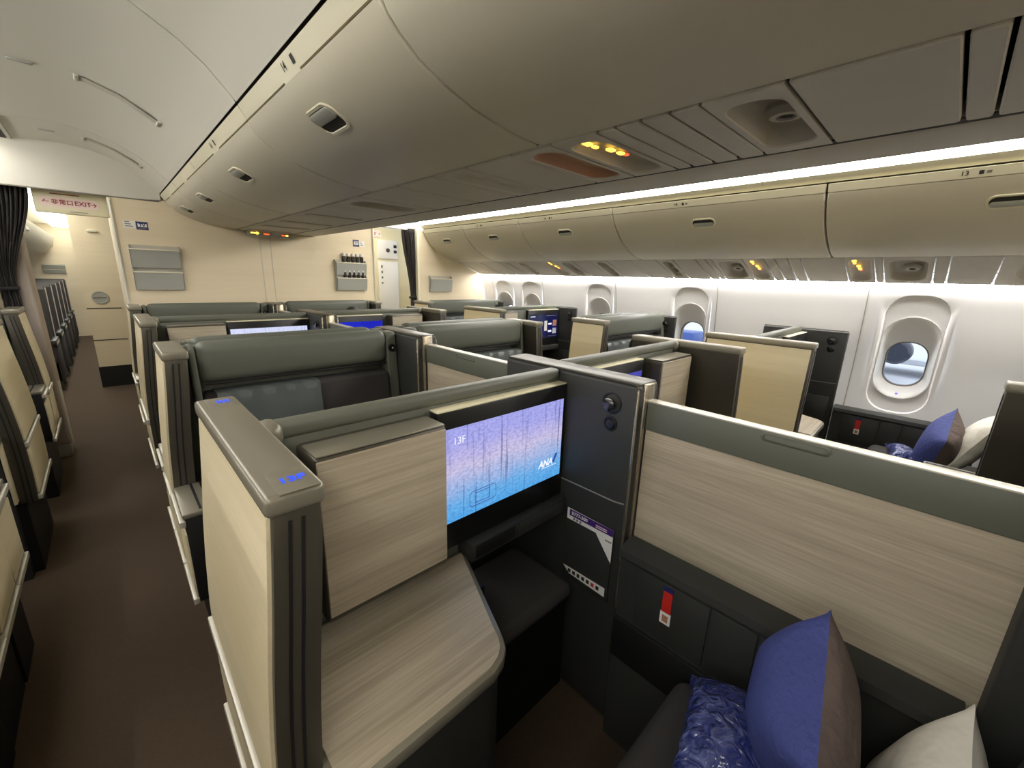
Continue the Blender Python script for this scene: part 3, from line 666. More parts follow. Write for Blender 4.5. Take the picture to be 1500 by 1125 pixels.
def hook(parent, p, n, xf, small=True, k=1.0):
    p = Vector(p); n = Vector(n)
    r = B().lathe(p, n, [(.036 * k, -.002), (.036 * k, .002), (.030 * k, .003), (.028 * k, -.001), (.002, -.001)], 22).build('hook_ring', 'black_plastic', parent, xf)
    B().lathe(p, n, [(.012 * k, 0), (.012 * k, .012), (.021 * k, .016), (.021 * k, .022), (.012 * k, .027), (.002, .027)], 18).build('coat_hook', 'dark_chrome', parent, xf)
    if small:
        q = p + Vector((0, 0, -.068))
        B().lathe(q, n, [(.026, -.002), (.026, .003), (.020, .004), (.018, .001), (.015, .005), (.002, .006)], 20).build('jack_button', 'black_plastic', parent, xf)
TABLE = [(-.04, .365), (-.04, .20), (.0, .14), (.0, .004), (.475, .004), (.36, .285), (.352, .31), (.338, .333), (.316, .35), (.285, .36)]
def offset_poly(p, d):
    out = []; n = len(p)
    ar = sum(p[i][0] * p[(i + 1) % n][1] - p[(i + 1) % n][0] * p[i][1] for i in range(n)); s = 1 if ar > 0 else -1
    for i in range(n):
        a = Vector(p[i - 1]); b_ = Vector(p[i]); c = Vector(p[(i + 1) % n])
        e1 = (b_ - a).normalized(); e2 = (c - b_).normalized()
        n1 = Vector((e1.y, -e1.x)) * s; n2 = Vector((e2.y, -e2.x)) * s
        m_ = (n1 + n2); m_ = m_ / max(.35, m_.length_squared / 2) / 1 if m_.length > 1e-6 else n1
        out.append((b_.x + m_.x * d / 1, b_.y + m_.y * d / 1))
    return out
def tv_side(t, T, L, scr, row, detail=True):
    """one face of a monitor wall. T maps (a, v, z) -> world"""
    cb = B().box(.045, .362, -.013, .095, .850, 1.245, .010, 3).build('storage_cabinet', 'taupe_dark', t, T)
    B().box(.050, .357, .09, .100, .868, 1.236, .003).build('cabinet_door', 'wood_oak_x', cb, T)
    B().box(.05, .357, .012, .094, 1.243, 1.2475, .002).build('cabinet_top', 'taupe', cb, T)
    a1 = L - .002; a0 = L - .54
    mo = B().box(a0, a1, -.013, .028, .83, 1.250, .004).build('monitor', 'black_plastic', t, T)
    B().box(a0 + .001, a1 - .001, -.012, .0265, 1.249, 1.254, .0015).build('monitor_top_trim', 'sign_cream', mo, T)
    s0, s1, z0, z1 = a0 + .013, a1 - .018, .915, 1.20
    pts = [(s0, .0295, z0), (s1, .0295, z0), (s1, .0295, z1), (s0, .0295, z1)]
    P0 = Vector(T(*pts[0])); P1 = Vector(T(*pts[1])); toleft = None
    # keep the picture upright and unmirrored for the viewer in front of it
    nv = Vector(T(s0, 1, z0)) - Vector(T(s0, 0, z0)); ex = P1 - P0
    if ex.cross(Vector((0, 0, 1))).dot(nv) < 0:
        pts = [pts[1], pts[0], pts[3], pts[2]]
    b = B(); b.quad(pts); b.build('screen', scr, mo, T, smooth=0, recalc=False)
    o = Vector(T(*pts[0])); e = (Vector(T(*pts[1])) - o); Wd = e.length; e.normalize(); nv.normalize()
    def at(fx, fz, h=.001): return o + e * (Wd * fx) + Vector((0, 0, (z1 - z0) * fz)) + nv * h
    def bar(fx0, fx1, fz0, fz1, mat, nm): B().loops([[at(fx0, fz0), at(fx1, fz0), at(fx1, fz1), at(fx0, fz1)]], True).build(nm, mat, mo, None, smooth=0, recalc=False)
    if scr == 'screen_forest':
        text('13F', .030, at(.11, .86), e, (0, 0, 1), 'txt_white', mo)
        text('ANA', .034, at(.845, .225), e + Vector((0, 0, .0)), Vector((0, 0, 1)) + e * .22, 'txt_white', mo, bold=.0012)
        b = B(); b.loops([[at(.905, .20), at(.93, .20), at(.965, .31), at(.94, .31)]], True); b.build('logo_stripe', 'txt_navy', mo, None, smooth=0, recalc=False)
        bar(.80, .955, .165, .172, 'txt_white', 'caption_line')
        b = B(); 
        for (lo, hi) in ((1, .985),):
            W1 = rrect(.105, .05, .012, 4); W2 = rrect(.101, .046, .010, 4)
            cc_ = at(.285, .165)
            b.loops([[cc_ + e * u + Vector((0, 0, v)) for u, v in W1], [cc_ + e * u + Vector((0, 0, v)) for u, v in W2]])
        b.build('remote_outline', 'txt_navy', mo, None, smooth=0, recalc=False)
        bar(.225, .335, .105, .112, 'txt_navy', 'remote_key_line'); bar(.225, .335, .218, .225, 'txt_navy', 'remote_key_line'); bar(.332, .337, .11, .22, 'txt_navy', 'remote_key_line')
    if scr in ('screen_blue', 'screen_indigo'):
        bar(.60, .92, .60, .64, 'txt_white', 'caption_line'); bar(.64, .86, .48, .51, 'txt_white', 'caption_line'); bar(.70, .80, .30, .34, 'txt_white', 'caption_line')
    if scr == 'screen_menu':
        bar(.04, .2, .90, .93, 'txt_white', 'caption_line'); bar(.03, .3, .70, .72, 'txt_white', 'caption_line'); bar(.58, .95, .92, .94, 'ink_grey', 'caption_line')
        bar(.52, .62, .30, .72, 'bottle_label', 'picture_tile'); bar(.66, .78, .55, .62, 'txt_white', 'caption_line'); bar(.82, .96, .48, .74, 'orange_lens', 'picture_tile'); bar(.66, .78, .24, .32, 'txt_white', 'caption_line'); bar(.82, .96, .16, .40, 'wing_grey', 'picture_tile'); bar(.66, .95, .06, .08, 'ink_grey', 'caption_line')
    # shelf with slots under the monitor
    sh = B().box(.475, L - .004, -.02, .055, .765, .826, .005).build('monitor_shelf', 'charcoal', t, T)
    B().box(.49, .655, .054, .058, .775, .818, .004).build('shelf_slot', 'near_black', sh, T)
    B().box(.675, L - .02, .054, .059, .772, .820, .003).build('shelf_drawer', 'charcoal', sh, T)
    # side table and pedestal
    tb = B().prism(offset_poly(TABLE, .013), 'z', .742, .772, r=.005).build('side_table', 'taupe', t, T, smooth=40)
    B().prism(TABLE, 'z', .770, .7755).build('table_top', 'wood_oak_x', tb, T)
    pl = [(a, v) for a, v in TABLE]; pl[2] = (.0, .2); pl[3] = (.0, .205); pl[4] = (.40, .205)
    pd = B().prism(offset_poly(pl, -.004), 'z', 0, .743).build('table_pedestal', 'charcoal', t, T, smooth=40)
    if detail: B().prism([(-.052, .345), (-.052, .225), (-.040, .225), (-.040, .352)], 'z', .42, .768, r=.004).build('table_side_veneer', 'wood_aisle', pd, T)
    cen = Vector((.350, .300, .70)); eu = Vector((.25, -.62, 0)).normalized(); nn = Vector((.62, .25, 0)).normalized()
    for k, (zz, r_) in enumerate(((.705, .010), (.680, .013), (.650, .008), (.625, .008))):
        B().lathe(cen + Vector((0, 0, zz - .70)) - nn * .004, nn, [(r_, 0), (r_, .006), (r_ * .75, .007), (r_ * .7, .004), (.001, .004)], 12).build('seat_control_button', 'blue_glow' if k == 0 else 'silver', pd, T)
    # footwell with ottoman
    ot = B().box(.505, L - .006, -.20, .125, .43, .50, .035, 3).build('ottoman', 'fabric_dark', t, T)
    B().box(.52, L - .01, -.22, .09, 0, .435).build('ottoman_base', 'near_black', ot, T)
    B().box(.475, .492, -.21, .01, 0, .765).build('footwell_side', 'near_black', t, T)
def tv_partition(key, row, Yw, scr_near, scr_far, label):
    S_ = SECT[key]; xf = S_['xf']; w = S_['w']
    t = thing('monitor_partition', label, 'seat partition', xf(.3, Yw + .03, 0), 'monitor partitions between the suites')
    column('cream-faced long aisle column, %s, %s' % (ROWN[row], S_['side']), xf, Yw - .305, Yw + .285, (-1, 1), ((Yw - .27, 'near'), (Yw + .24, 'far')) if key == 'CL' and row == 'A' else ())
    wl = B().box(.03, w - .001, Yw + .014, Yw + .046, .75, 1.275, .004).build('wall_panel', 'shell_green', t, xf)
    B().box(.066, w - .001, Yw + .008, Yw + .052, 1.258, 1.298, .013, 3).build('top_rail', 'shell_green', wl, xf)
    B().box(.060, .104, Yw - .004, Yw + .064, 1.246, 1.2995, .02, 4).build('rail_joint', 'taupe', wl, xf)
    L = w - .078
    tv_side(t, lambda a, v, z: xf(.078 + a, Yw - v, z), L, scr_near, row)
    tv_side(t, lambda a, v, z: xf(w - max(a, .002), Yw + .06 + v, z), L - .002, scr_far, row, False)
    return t
def hook_post(u0, u1, xf, y0, y1, label, faces, group, lower=True, ztop=1.30, zbot=0):
    t = thing('hook_post', label, 'post', xf((u0 + u1) / 2, (y0 + y1) / 2, zbot), group)
    bd = B().box(u0, u1, y0, y1, zbot, ztop - .006, .012, 3).build('post_body', 'charcoal', t, xf)
    B().box(u0 + .010, u1 - .010, y0 + .004, y1 - .004, ztop - .01, ztop, .005).build('top_cap', 'taupe_dark', t, xf)
    for u in ((u0 + .016, u1 - .016) if u1 - u0 > .06 else ()):
        B().tube([(u - (.012 if u < (u0 + u1) / 2 else -.012), y0 + .004, max(zbot, .5)), (u - (.012 if u < (u0 + u1) / 2 else -.012), y0 + .004, ztop - .03), (u - (.008 if u < (u0 + u1) / 2 else -.008), y0 + .008, ztop - .012), (u, y0 + .02, ztop - .006), (u, y1 - .01, ztop - .006)], .0045, 8).build('edge_trim', 'champagne', t, xf)
    if u1 - u0 > .06:
        B().box(u0 + .03, u1 - .03, y0 - .006, y0 + .01, zbot + .5, ztop - .004, .004).build('end_strip', 'champagne', t, xf)
        B().box(u0 + .045, u1 - .045, y0 - .0075, y0, zbot + .6, ztop - .07).build('divider_slot', 'near_black', t, xf)
    for f in faces:
        u = u0 if f < 0 else u1
        hook(t, (u, y0 + .09, ztop - .078), (f, 0, 0), xf)
        if lower:
            B().tube([(u + f * .001, y0 + .012, ztop - .405), (u + f * .001, y0 + .05, ztop - .41), (u + f * .001, y0 + .29, ztop - .41)], .003, 6).build('seam_trim', 'taupe', t, xf)
            B().box(u, u + f * .010, y0 + .035, y0 + .23, .50, .765, .003).build('literature_holder', 'charcoal', t, xf)
    return t
def seat(key, row, T, w, label):
    """T maps (u, v, z): v forward of the back wall"""
    t = thing('suite_seat', label, 'seat', T(w * .5, .3, 0), 'suite seats')
    bo = B().box(.106, w - .062, .001, .105, 1.140, 1.312, .040, 4).build('bolster', 'leather_green', t, T)
    B().box(.12, w - .075, .098, .104, 1.136, 1.146, .002).build('bolster_seam', 'near_black', bo, T)
    for u0, u1, f in ((.082, .106, 1), (w - .060, w - .004, -1)):
        wg = B().prism([(.002, .45), (.12, .45), (.115, .9), (.085, 1.285), (.07, 1.30), (.002, 1.30)], 'x', u0, u1, r=.008).build('side_wing', 'shell_green', t, T)
        if f < 0: hook(wg, ((u0 + u1) / 2, .094, 1.215), (0, 1, 0), T, False, .62)
    # reclined backrest with headrest cover
    def bk(z0, z1, d0, d1): return [(.02, z0), (d0, z0), (d1, z1), (d1 - .02, z1 + .012), (.02, z1 + .012)]
    br = B().prism(bk(.46, 1.085, .20, .125), 'x', .112, w - .068, r=.022, seg=3).build('backrest', 'fabric_dark', t, T)
    n = 26; m_ = 12; rows = []
    for j in range(m_ + 1):
        z = 1.10 - .36 * j / m_
        rows.append([(.15 + (w * .56 - .15) * i / n, .146 + (1.085 - z) * .12 + .003 * math.sin(i * .9 + j * .5) * math.sin(j * .7 + i * .23), z) for i in range(n + 1)])
    rows = [[(p[0], .02, 1.102) for p in rows[0]], [(p[0], .115, 1.106) for p in rows[0]]] + rows
    cvr = B().loops(rows, closed=False).build('headrest_cover', 'leather_blue', t, T, recalc=False, smooth=70)
    B().box(.14, w - .062, .14, .74, .37, .50, .045, 4).build('seat_cushion', 'fabric_dark', t, T)
    B().box(.18, w - .10, .14, .56, 0, .38).build('seat_base', 'near_black', t, T)
    return t
def ledge(key, row, xf, y0, y1, label, free):
    t = thing('armrest_ledge', label, 'armrest', xf(.02, (y0 + y1) / 2, 0), 'aisle-side armrest ledges')
    B().box(-.040, .068, y0, y1, .41, .762, .006).build('ledge_body', 'near_black', t, xf)
    tp = B().box(-.046, .074, y0 - .003, y1 + .003, .752, .772, .006).build('ledge_top', 'taupe', t, xf)
    for u in (.006, .036): B().box(u, u + .008, y0 + .012, y1 - .006, .7715, .7735).build('door_track', 'near_black', tp, xf)
    B().box(-.045, -.040, y0 + .004, y1 - .004, .44, .69).build('side_panel', 'wood_aisle', t, xf)
    for z in (.735, .42): B().box(-.056, -.038, y0 - .004, y1 + .004, z - .012, z + .012, .003).build('bumper_rail', 'silver', t, xf)
    B().box(.0, .06, y0 + .01, y1 - .01, 0, .42).build('plinth', 'near_black', t, xf)
def back_partition(key, row, Yc, label):
    """shared back wall with a short aisle column"""
    S_ = SECT[key]; xf = S_['xf']; w = S_['w']
    t = thing('back_partition', label, 'seat partition', xf(.3, Yc + .03, 0), 'seat back partitions between the suites')
    column('cream-faced short aisle column, %s, %s' % (ROWN[row], S_['side']), xf, Yc - .20, Yc + ((.315 if key == 'CR' else .25) if row == 'A' else .12), (-1, 1))
    B().box(.03, w - .001, Yc, Yc + .05, .1, 1.288, .008).build('wall_panel', 'shell_green', t, xf)
    return t
def console(xf, w, y0, y1, label, zt, group, tag_y=None, d=.04):
    """low cupboard unit along the divider or cabin wall (inner side at u = w)"""
    t = thing('side_console', label, 'console', xf(w, (y0 + y1) / 2, 0), group)
    B().prism([(w - d, zt - .045), (w - d - .016, zt - .035), (w - d - .012, zt - .012), (w - d + .02, zt), (w + .028, zt), (w + .028, 0), (w - d, 0)], 'y', y0, y1).build('console_body', 'charcoal', t, xf)
    k = 0; yy = y1 - .06
    for wd in (.225, .12, .18, .2):
        if yy - wd < y0: break
        dr = B().box(w - d - .006, w - d + .01, yy - wd, yy - .006, zt - .255, zt - .052, .003).build('cupboard_door', 'charcoal', t, xf)
        if k == 0 and tag_y:
            q = yy - wd * .48; f = w - d - .0075
            B().box(f - .001, f + .001, q - .014, q + .014, zt - .075, zt - .058).build('tag_top', 'navy', dr, xf)
            B().box(f - .0015, f + .001, q - .014, q + .014, zt - .145, zt - .074).build('red_tag', 'red_tag', dr, xf)
            B().box(f - .0015, f + .001, q - .016, q + .016, zt - .185, zt - .145).build('tag_card', 'white_card', dr, xf)
            B().box(f - .002, f + .001, q - .009, q + .009, zt - .178, zt - .155).build('tag_picture', 'orange_lens', dr, xf)
        yy -= wd; k += 1
    B().box(w - d - .012, w - d + .02, y0, y1, .36, zt - .268, .006).build('lower_rail', 'near_black', t, xf)
# rows: wall positions
YA, YBk, YC, YD, Y0 = .90, 2.16, 3.47, 4.65, -.45
SCR = {('CL', 'A'): 'screen_forest', ('CR', 'A'): 'screen_indigo', ('CL', 'C'): 'screen_pale', ('CR', 'C'): 'screen_blue', ('WR', 'C'): 'screen_menu'}
for key in ('CL', 'CR', 'WR', 'WL'):
    S_ = SECT[key]; xf = S_['xf']; w = S_['w']; sd = S_['side']
    for row, Yw in (('A', YA), ('C', YC)):
        pic = {'screen_forest': 'showing a wintry blue forest on its monitor', 'screen_indigo': 'showing indigo text on its monitor', 'screen_pale': 'showing a pale forest on its monitor', 'screen_blue': 'showing a bright blue picture on its monitor', 'screen_menu': 'showing a menu on its monitor'}.get(SCR.get((key, row)), 'with dark monitor')
        tv_partition(key, row, Yw, SCR.get((key, row), 'black_plastic'), 'black_plastic', 'suite partition %s, %s' % (pic, sd))
    Y0k = Y0 - (.13 if key == 'CR' else 0)
    for row, Yw in (('A', Y0k), ('B', YBk), ('D', YD)):
        back_partition(key, row, Yw, {'A': 'seat back partition with aisle column behind the pillows, ', 'B': 'back-to-back seat partition between second and third rows, ', 'D': 'seat back partition standing against the bulkhead, '}[row] + sd)
    for row, Yw, f in (('A', Y0k + .05, 1), ('B', YBk, -1), ('C', YBk + .05, 1), ('D', YD, -1)):
        seat(key, row, lambda u, v, z, Yw=Yw, f=f: xf(u, Yw + f * v, z), w, 'padded suite seat with green-grey bolster, %s, %s' % (ROWN[row], sd))
        if f > 0: ledge(key, row, xf, Yw + ((.27 if key == 'CR' else .205) if row == 'A' else .075), Yw + (.46 if row == 'A' else .33), 'grey armrest ledge with door tracks, %s, %s' % (ROWN[row], sd), 1)
        else: ledge(key, row, xf, Yw - .46, Yw - .203, 'grey armrest ledge with door tracks, %s, %s' % (ROWN[row], sd), -1)
    ye = .58 if key == 'CL' else (.60 if S_['win'] else .50)
    for row, y0, y1 in (('A', Y0 + .27, ye), ('C', YBk + .18, YC - (.40 if key == 'CR' else .32))):
        console(xf, w, y0, y1, 'low charcoal console with cupboard doors, %s, %s' % (ROWN[row], sd), .785 if not S_['win'] else .715, 'side consoles beside the seats', row == 'A')
    if S_['win']:
        for row, Yw in (('A', YA), ('C', YC)):
            hook_post(w, w + .03, xf, Yw - .29, Yw + .29, 'charcoal wall panel with coat hook, %s, %s' % (ROWN[row], sd), (-1,), 'hook posts of the suites', True, 1.285, .3)
        for row, Yw in (('A', Y0), ('B', YBk), ('D', YD)):
            hook_post(w, w + .03, xf, Yw - .20, Yw + .16, 'charcoal wall panel behind the bolster, %s, %s' % (ROWN[row], sd), (-1,), 'hook posts of the suites', False, 1.285, .3)
# posts and dividers on the centre line
cx = lambda u, y, z: (u, y, z)
hook_post(1.12, 1.24, cx, YA - .30, YA + .29, 'charcoal centre post with coat hooks and literature holders beside the forest monitor', (-1, 1), 'centre posts')
hook_post(1.12, 1.24, cx, YC - .30, YC + .29, 'charcoal centre post between the pale forest and blue monitors', (-1, 1), 'centre posts')
hook_post(1.12, 1.24, cx, YBk - .30, YBk + .20, 'charcoal centre post at the back-to-back seats', (), 'centre posts', False)
hook_post(1.12, 1.24, cx, YD - .25, YD + .12, 'charcoal centre post between the seats at the bulkhead', (), 'centre posts', False)
hook_post(1.12, 1.24, cx, Y0 - .30, Y0 + .25, 'charcoal centre post behind the white pillow', (), 'centre posts', False)
def divider(y0, y1, label, zt=1.243):
    t = thing('privacy_divider', label, 'divider', (CL, (y0 + y1) / 2, .6), 'privacy dividers on the centre line')
    ym = y0 + (y1 - y0) * .494; z = zt
    top = [(y0, z), (ym - .085, z), (ym - .065, z - .004), (ym - .055, z - .016), (ym + .055, z - .016), (ym + .065, z - .004), (ym + .085, z), (y1, z)]
    B().prism(top + [(y1, z - .094), (y0, z - .094)], 'x', CL + .005, CL + .024).build('rail_back', 'shell_green', t)
    B().box(CL - .012, CL + .006, y0, y1, z - .094, z - .001, .004).build('top_rail', 'shell_green', t)
    B().box(CL - .013, CL + .025, y0, y1, z - .004, z + .0015, .002).build('edge_trim', 'silver', t)
    b = B()
    lp = rrect(.15, .026, .012, 4); l2 = rrect(.135, .016, .008, 4)
    b.loops([[(CL - .0125, ym + p, z - .017 + q) for p, q in lp], [(CL - .016, ym + p, z - .017 + q) for p, q in l2], [(CL - .009, ym + p * .95, z - .015 + q * .8) for p, q in l2]], False, True)
    b.build('finger_grip', 'shell_green', t)
    B().box(CL - .006, CL + .018, y0, y1, .60, z - .092).build('wood_panel', 'wood_oak_y', t)
divider(Y0 + .25, YA - .29, 'long oak privacy divider with grey rail beside the blue pillow')
divider(YA + .29, YBk - .30, 'oak privacy divider with grey rail between the third-row seats', 1.255)
divider(YBk + .20, YC - .30, 'oak privacy divider between the second-row seats')
divider(YC + .29, YD - .25, 'oak privacy divider between the seats at the bulkhead')

# cards in the literature holder beside the forest monitor
def card(name, label, pts, cat='card', th=.0015, x=1.1085):
    t = thing(name, label, cat, (x, pts[0][0], min(p[1] for p in pts)))
    B().prism(pts, 'x', x - th, x).build('sheet', 'white_card', t); return t
t = card('safety_card', 'white and purple safety card in the upper holder beside the forest monitor', [(.826, .795), (.632, .792), (.632, .665), (.70, .752), (.826, .752)])
B().box(1.1055, 1.107, .632, .815, .768, .793).build('purple_header', 'purple', t)
text('B777-300', .018, (1.1045, .770, .781), (0, -1, 0), (0, 0, 1), 'white_card', t, bold=.0006)
for k in range(2): B().box(1.1045, 1.1052, .655, .70, .774 + k * .007, .777 + k * .007).build('caption_line', 'sign_pink', t)
for k in range(3): B().box(1.1055, 1.107, .79 - k * .014, .798 - k * .014, .756, .764).build('caption_mark', 'ink_grey', t)
B().box(1.1055, 1.107, .635, .66, .742, .746).build('aircraft_picture', 'ink_grey', t)
t = card('instruction_leaflet', 'narrow white leaflet with pictograms low beside the ottoman', [(.83, .552), (.80, .553), (.652, .556), (.645, .556), (.645, .522), (.80, .528)], 'leaflet')
for k in range(7):
    q = .80 - k * .021
    B().box(1.1055, 1.107, q - .006, q + .006, .534, .548).build('pictogram', 'red_tag' if k == 5 else 'ink', t)

# ------------------------------------------------------------------ pillows, wraps
def pillow(label, c, W, Hh, th, ex, ez, en, mat_a, mat_b, cat='pillow', seed=1, name='pillow', tb=None):
    c = Vector(c); ex = Vector(ex).normalized(); ez = Vector(ez).normalized(); en = Vector(en).normalized(); n = 18
    t = thing(name, label, cat, (c.x, c.y, c.z - Hh / 2))
    rnd = random.Random(seed); ph = [rnd.uniform(0, 6) for _ in range(6)]
    for sgn, mt_, nm in ((1, mat_a, 'front_cover'), (-1, mat_b, 'back_cover')):
        rows = []
        for j in range(n + 1):
            row = []
            for i in range(n + 1):
                u = -1 + 2 * i / n; v = -1 + 2 * j / n
                pin = 1 - .10 * (1 - u * u) * abs(v) ** 3; pin2 = 1 - .10 * (1 - v * v) * abs(u) ** 3
                h = ((1 - abs(u) ** 2.6) * (1 - abs(v) ** 2.6)) ** .62
                h += .05 * math.sin(4 * u + ph[0]) * math.sin(3 * v + ph[1]) * (1 - u * u) * (1 - v * v) + .07 * math.sin(9 * u + 5 * v + ph[2]) * (u * u) * (1 - u * u) * (1 - v * v)
                row.append(c + ex * (u * W / 2 * pin2) + ez * (v * Hh / 2 * pin) + en * ((th / 2 if sgn > 0 else -(tb if tb is not None else th / 2)) * h))
            rows.append(row)
        b = B().loops(rows, closed=False); bmesh.ops.subdivide_edges
        b.build(nm, mt_, t, recalc=False, smooth=80, sub=1)
    return t
pillow('blue and brown pillow standing on the near seat against the oak divider', (.930, .0146, .718), .32, .38, .27, (.906, .16, .423), (-.423, .05, .906), (-.10, 1, -.02), 'pillow_blue', 'pillow_brown', seed=3, tb=.065)
pillow('white pillow on the near seat behind the blue and brown pillow', (.92, -.14, .655), .32, .40, .13, (.96, .05, .25), (-.25, -.20, .95), (-.08, 1, .2), 'pillow_white', 'pillow_white', seed=5)
pillow('blue bedding wrapped in clear plastic lying in front of the near pillow', (.88, .165, .575), .34, .20, .13, (1, .25, -.05), (-.2, .9, -.2), (0, .25, 1), 'plastic_film', 'plastic_film', cat='bedding', seed=8, name='wrapped_bedding')
pillow('blue and brown pillow on the window seat under the near window', (3.46, -.11, .69), .34, .40, .18, (.906, -.05, .423), (-.423, -.14, .906), (.1, 1, .15), 'pillow_blue', 'pillow_brown', seed=9)
pillow('white pillow on the window seat behind the blue and brown pillow', (3.52, -.24, .74), .40, .40, .14, (1, -.1, 0), (-.05, -.45, 1), (.1, 1, .4), 'pillow_white', 'pillow_white', seed=11)
pillow('blue plastic-wrapped bedding on the window seat under the near window', (3.52, .02, .57), .26, .18, .13, (1, .2, 0), (-.2, .9, .3), (0, -.2, 1), 'plastic_film', 'plastic_film', cat='bedding', seed=12, name='wrapped_bedding')
# ------------------------------------------------------------------ seated passengers (only the tops of their heads show)
plain('skin', (196, 152, 122), .6); plain('hair_black', (14, 12, 12), .5, bump=.6, bscale=120); plain('dark_cloth', (30, 31, 36), .9, bump=.2, bscale=300); plain('trousers', (44, 46, 56), .9)
SK = [((0, 0, .10), .125), ((0, 0, .25), .120), ((0, 0, .40), .130), ((0, .005, .50), .060), ((0, .015, .56), .048), ((0, .03, .64), .080), ((0, .025, .71), .078),
      ((.165, 0, .455), .052), ((.215, .06, .23), .040), ((.15, .27, .17), .029), ((.12, .35, .16), .030),
      ((.09, .08, .09), .082), ((.11, .43, .06), .060), ((.11, .47, -.36), .040), ((.11, .58, -.42), .034)]
EDG = [(0, 1), (1, 2), (2, 3), (3, 4), (4, 5), (5, 6)]
def skin_mesh(name, mat, verts, edges, t, T, root=0):
    me = bpy.data.meshes.new(name); base = BASE[t]
    me.from_pydata([tuple(Vector(T(*v)) - base) for v, r in verts], edges, []); me.materials.append(MATS[mat])
    o = bpy.data.objects.new(name, me); COL.objects.link(o); o.parent = t; BASE[o] = base
    md = o.modifiers.new('skin', 'SKIN'); md.use_smooth_shade = True
    sv = me.skin_vertices[0].data if me.skin_vertices else None
    if sv is None:
        b = bmesh.new(); b.from_mesh(me); b.verts.layers.skin.verify(); b.to_mesh(me); b.free(); sv = me.skin_vertices[0].data
    for i, (v, r) in enumerate(verts): sv[i].radius = (r, r); sv[i].use_root = (i == root)
    sb = o.modifiers.new('smooth', 'SUBSURF'); sb.levels = 2; sb.render_levels = 2
    return o
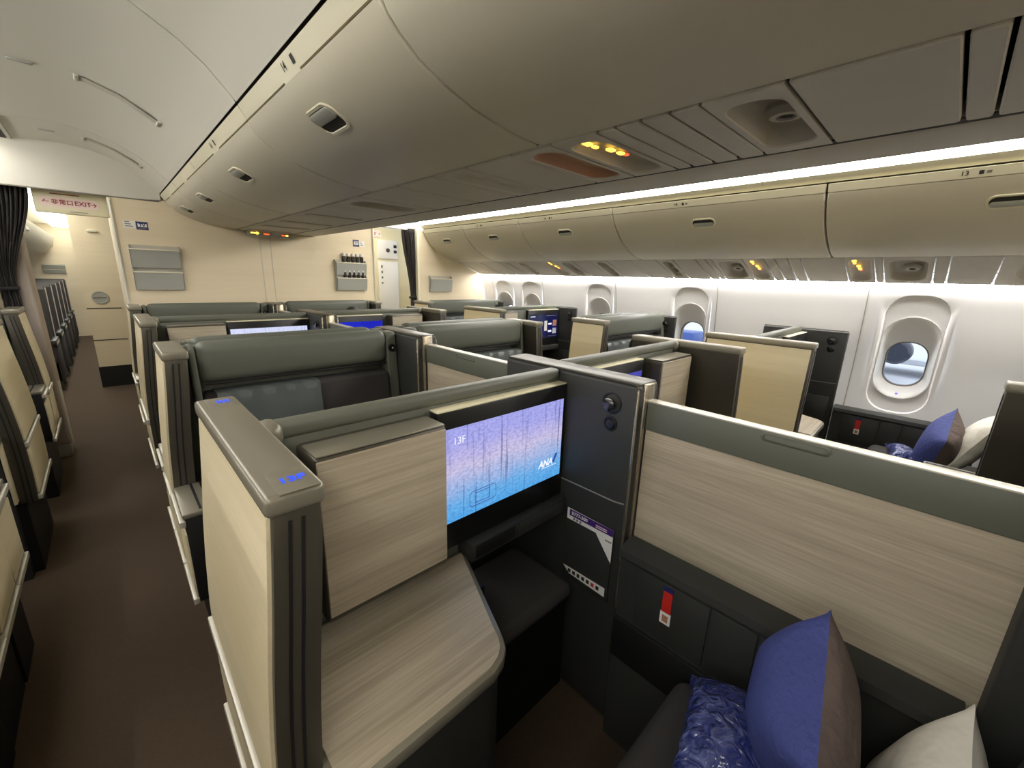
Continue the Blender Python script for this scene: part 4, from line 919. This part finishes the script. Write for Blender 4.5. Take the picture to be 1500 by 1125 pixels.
def person(label, px, py, k=1.0):
    t = thing('person', label, 'person', (px, py, .5))
    T = lambda x, f, z: (px + x * k, py - f * k, .5 + z * k)
    V = list(SK[:7]); E = list(EDG)
    for s_ in (1, -1):
        n0 = len(V)
        for (x, f, z), r in SK[7:11]: V.append(((x * s_, f, z), r))
        E += [(2, n0), (n0, n0 + 1), (n0 + 1, n0 + 2), (n0 + 2, n0 + 3)]
        for d in range(5):   # fingers rooted in the hand
            a = (d - 2) * .011; V.append((((.118 + a) * s_, .38, .158), .009)); V.append((((.116 + a * 1.1) * s_, .425 - .006 * abs(d - 2), .138), .008)); m_ = len(V)
            E += [(n0 + 3, m_ - 2), (m_ - 2, m_ - 1)]
        n1 = len(V)
        for (x, f, z), r in SK[11:15]: V.append(((x * s_, f, z), r))
        E += [(0, n1), (n1, n1 + 1), (n1 + 1, n1 + 2), (n1 + 2, n1 + 3)]
    body = skin_mesh('body', 'skin', V, E, t, T)
    tv = [((0, 0, .12), .135), ((0, 0, .25), .132), ((0, 0, .40), .142), ((0, .005, .50), .068)]; te = [(0, 1), (1, 2), (2, 3)]
    for s_ in (1, -1):
        n0 = len(tv); tv += [((.17 * s_, 0, .455), .062), ((.215 * s_, .06, .23), .050), ((.155 * s_, .25, .175), .040)]; te += [(2, n0), (n0, n0 + 1), (n0 + 1, n0 + 2)]
    skin_mesh('sweater', 'dark_cloth', tv, te, t, T)
    tv = [((0, 0, .10), .13)]; te = []
    for s_ in (1, -1):
        n0 = len(tv); tv += [((.09 * s_, .08, .09), .092), ((.11 * s_, .43, .06), .070), ((.11 * s_, .47, -.32), .052)]; te += [(0, n0), (n0, n0 + 1), (n0 + 1, n0 + 2)]
    skin_mesh('trousers', 'trousers', tv, te, t, T)
    h = B(); hp = []
    for j in range(9):
        a = math.pi * j / 10; hp.append([T(.092 * math.sin(a) * math.cos(q), .005 + .098 * math.sin(a) * math.sin(q) * (.62 if math.sin(q) > 0 and j > 3 else 1), .695 + .108 * math.cos(a)) for q in [2 * math.pi * i / 24 for i in range(24)]])
    h.loops(hp[1:], True, True); h.build('hair', 'hair_black', t, smooth=80)
    for s_ in (1, -1):
        B().lathe(T(.032 * s_, .103, .675), (0, -1, 0), [(.010, 0), (.009, .006), (.002, .008)], 10).build('eye', 'near_black', body)
        B().lathe(T(.088 * s_, .02, .66), (s_, 0, 0), [(.024, 0), (.022, .010), (.004, .014)], 10).build('ear', 'skin', body)
    B().prism([(T(0, .10, 0)[1], T(0, 0, .665)[2]), (T(0, .128, 0)[1], T(0, 0, .632)[2]), (T(0, .10, 0)[1], T(0, 0, .628)[2])], 'x', px - .012, px + .012).build('nose', 'skin', body)
    B().box(px - .02, px + .02, T(0, .108, 0)[1], T(0, .09, 0)[1], T(0, 0, .603)[2], T(0, 0, .611)[2], .003).build('mouth', 'pillow_brown', body)
person('passenger with black hair in dark sweater seated at the bulkhead by the bottle pocket', 1.84, 4.31, .965)
person('passenger with black hair in dark sweater seated by the far windows', 3.14, 1.735, .84)
# loose things on the second-row window seat
pillow('crumpled white paper on the window-side console below the menu screen', (3.955, 2.97, .76), .10, .11, .04, (1, .2, 0), (0, -.3, 1), (0, 1, .3), 'white_card', 'white_card', cat='paper', seed=21, name='paper_bag')
# ================================================================== OUTSIDE
o = B().box(4.6, 90, -60, 60, -4.5, -4.4).build('apron_ground', 'apron'); struct(o)
t = thing('aircraft_wing', 'pale grey wing of a parked aircraft outside the near window', 'wing', (41, 3, -2))
B().prism([(38, -12), (43, -12), (46, 14), (42, 14)], 'z', -3.5, -3.1, r=.1).build('wing_panel', 'wing_grey', t)
t = thing('aircraft_engine', 'dark round jet engine under the wing outside the near window', 'engine', (38, 2.2, -3.2))
B().lathe((36.5, 1.95, -2.35), (1, 0, 0), [(.62, 0), (.8, .3), (.85, 1.2), (.65, 2.6), (.4, 3.0)], 28).build('engine_cowl', 'engine_dark', t)
t = thing('service_truck', 'blue service truck on the apron seen through a far window', 'truck', (36, 17, -4.4))
B().box(35, 37.4, 14.5, 18, -3.8, -2.4, .15).build('cargo_box', 'car_blue', t)
B().box(35.1, 37.3, 18.05, 19.5, -3.8, -2.6, .2).build('cab', 'white_card', t)
for yy in (15.2, 18.8):
    for xx in (35.0, 37.1): B().lathe((xx, yy, -4.0), (1, 0, 0), [(.4, 0), (.4, .3), (.2, .32)], 16).build('wheel', 'near_black', t)
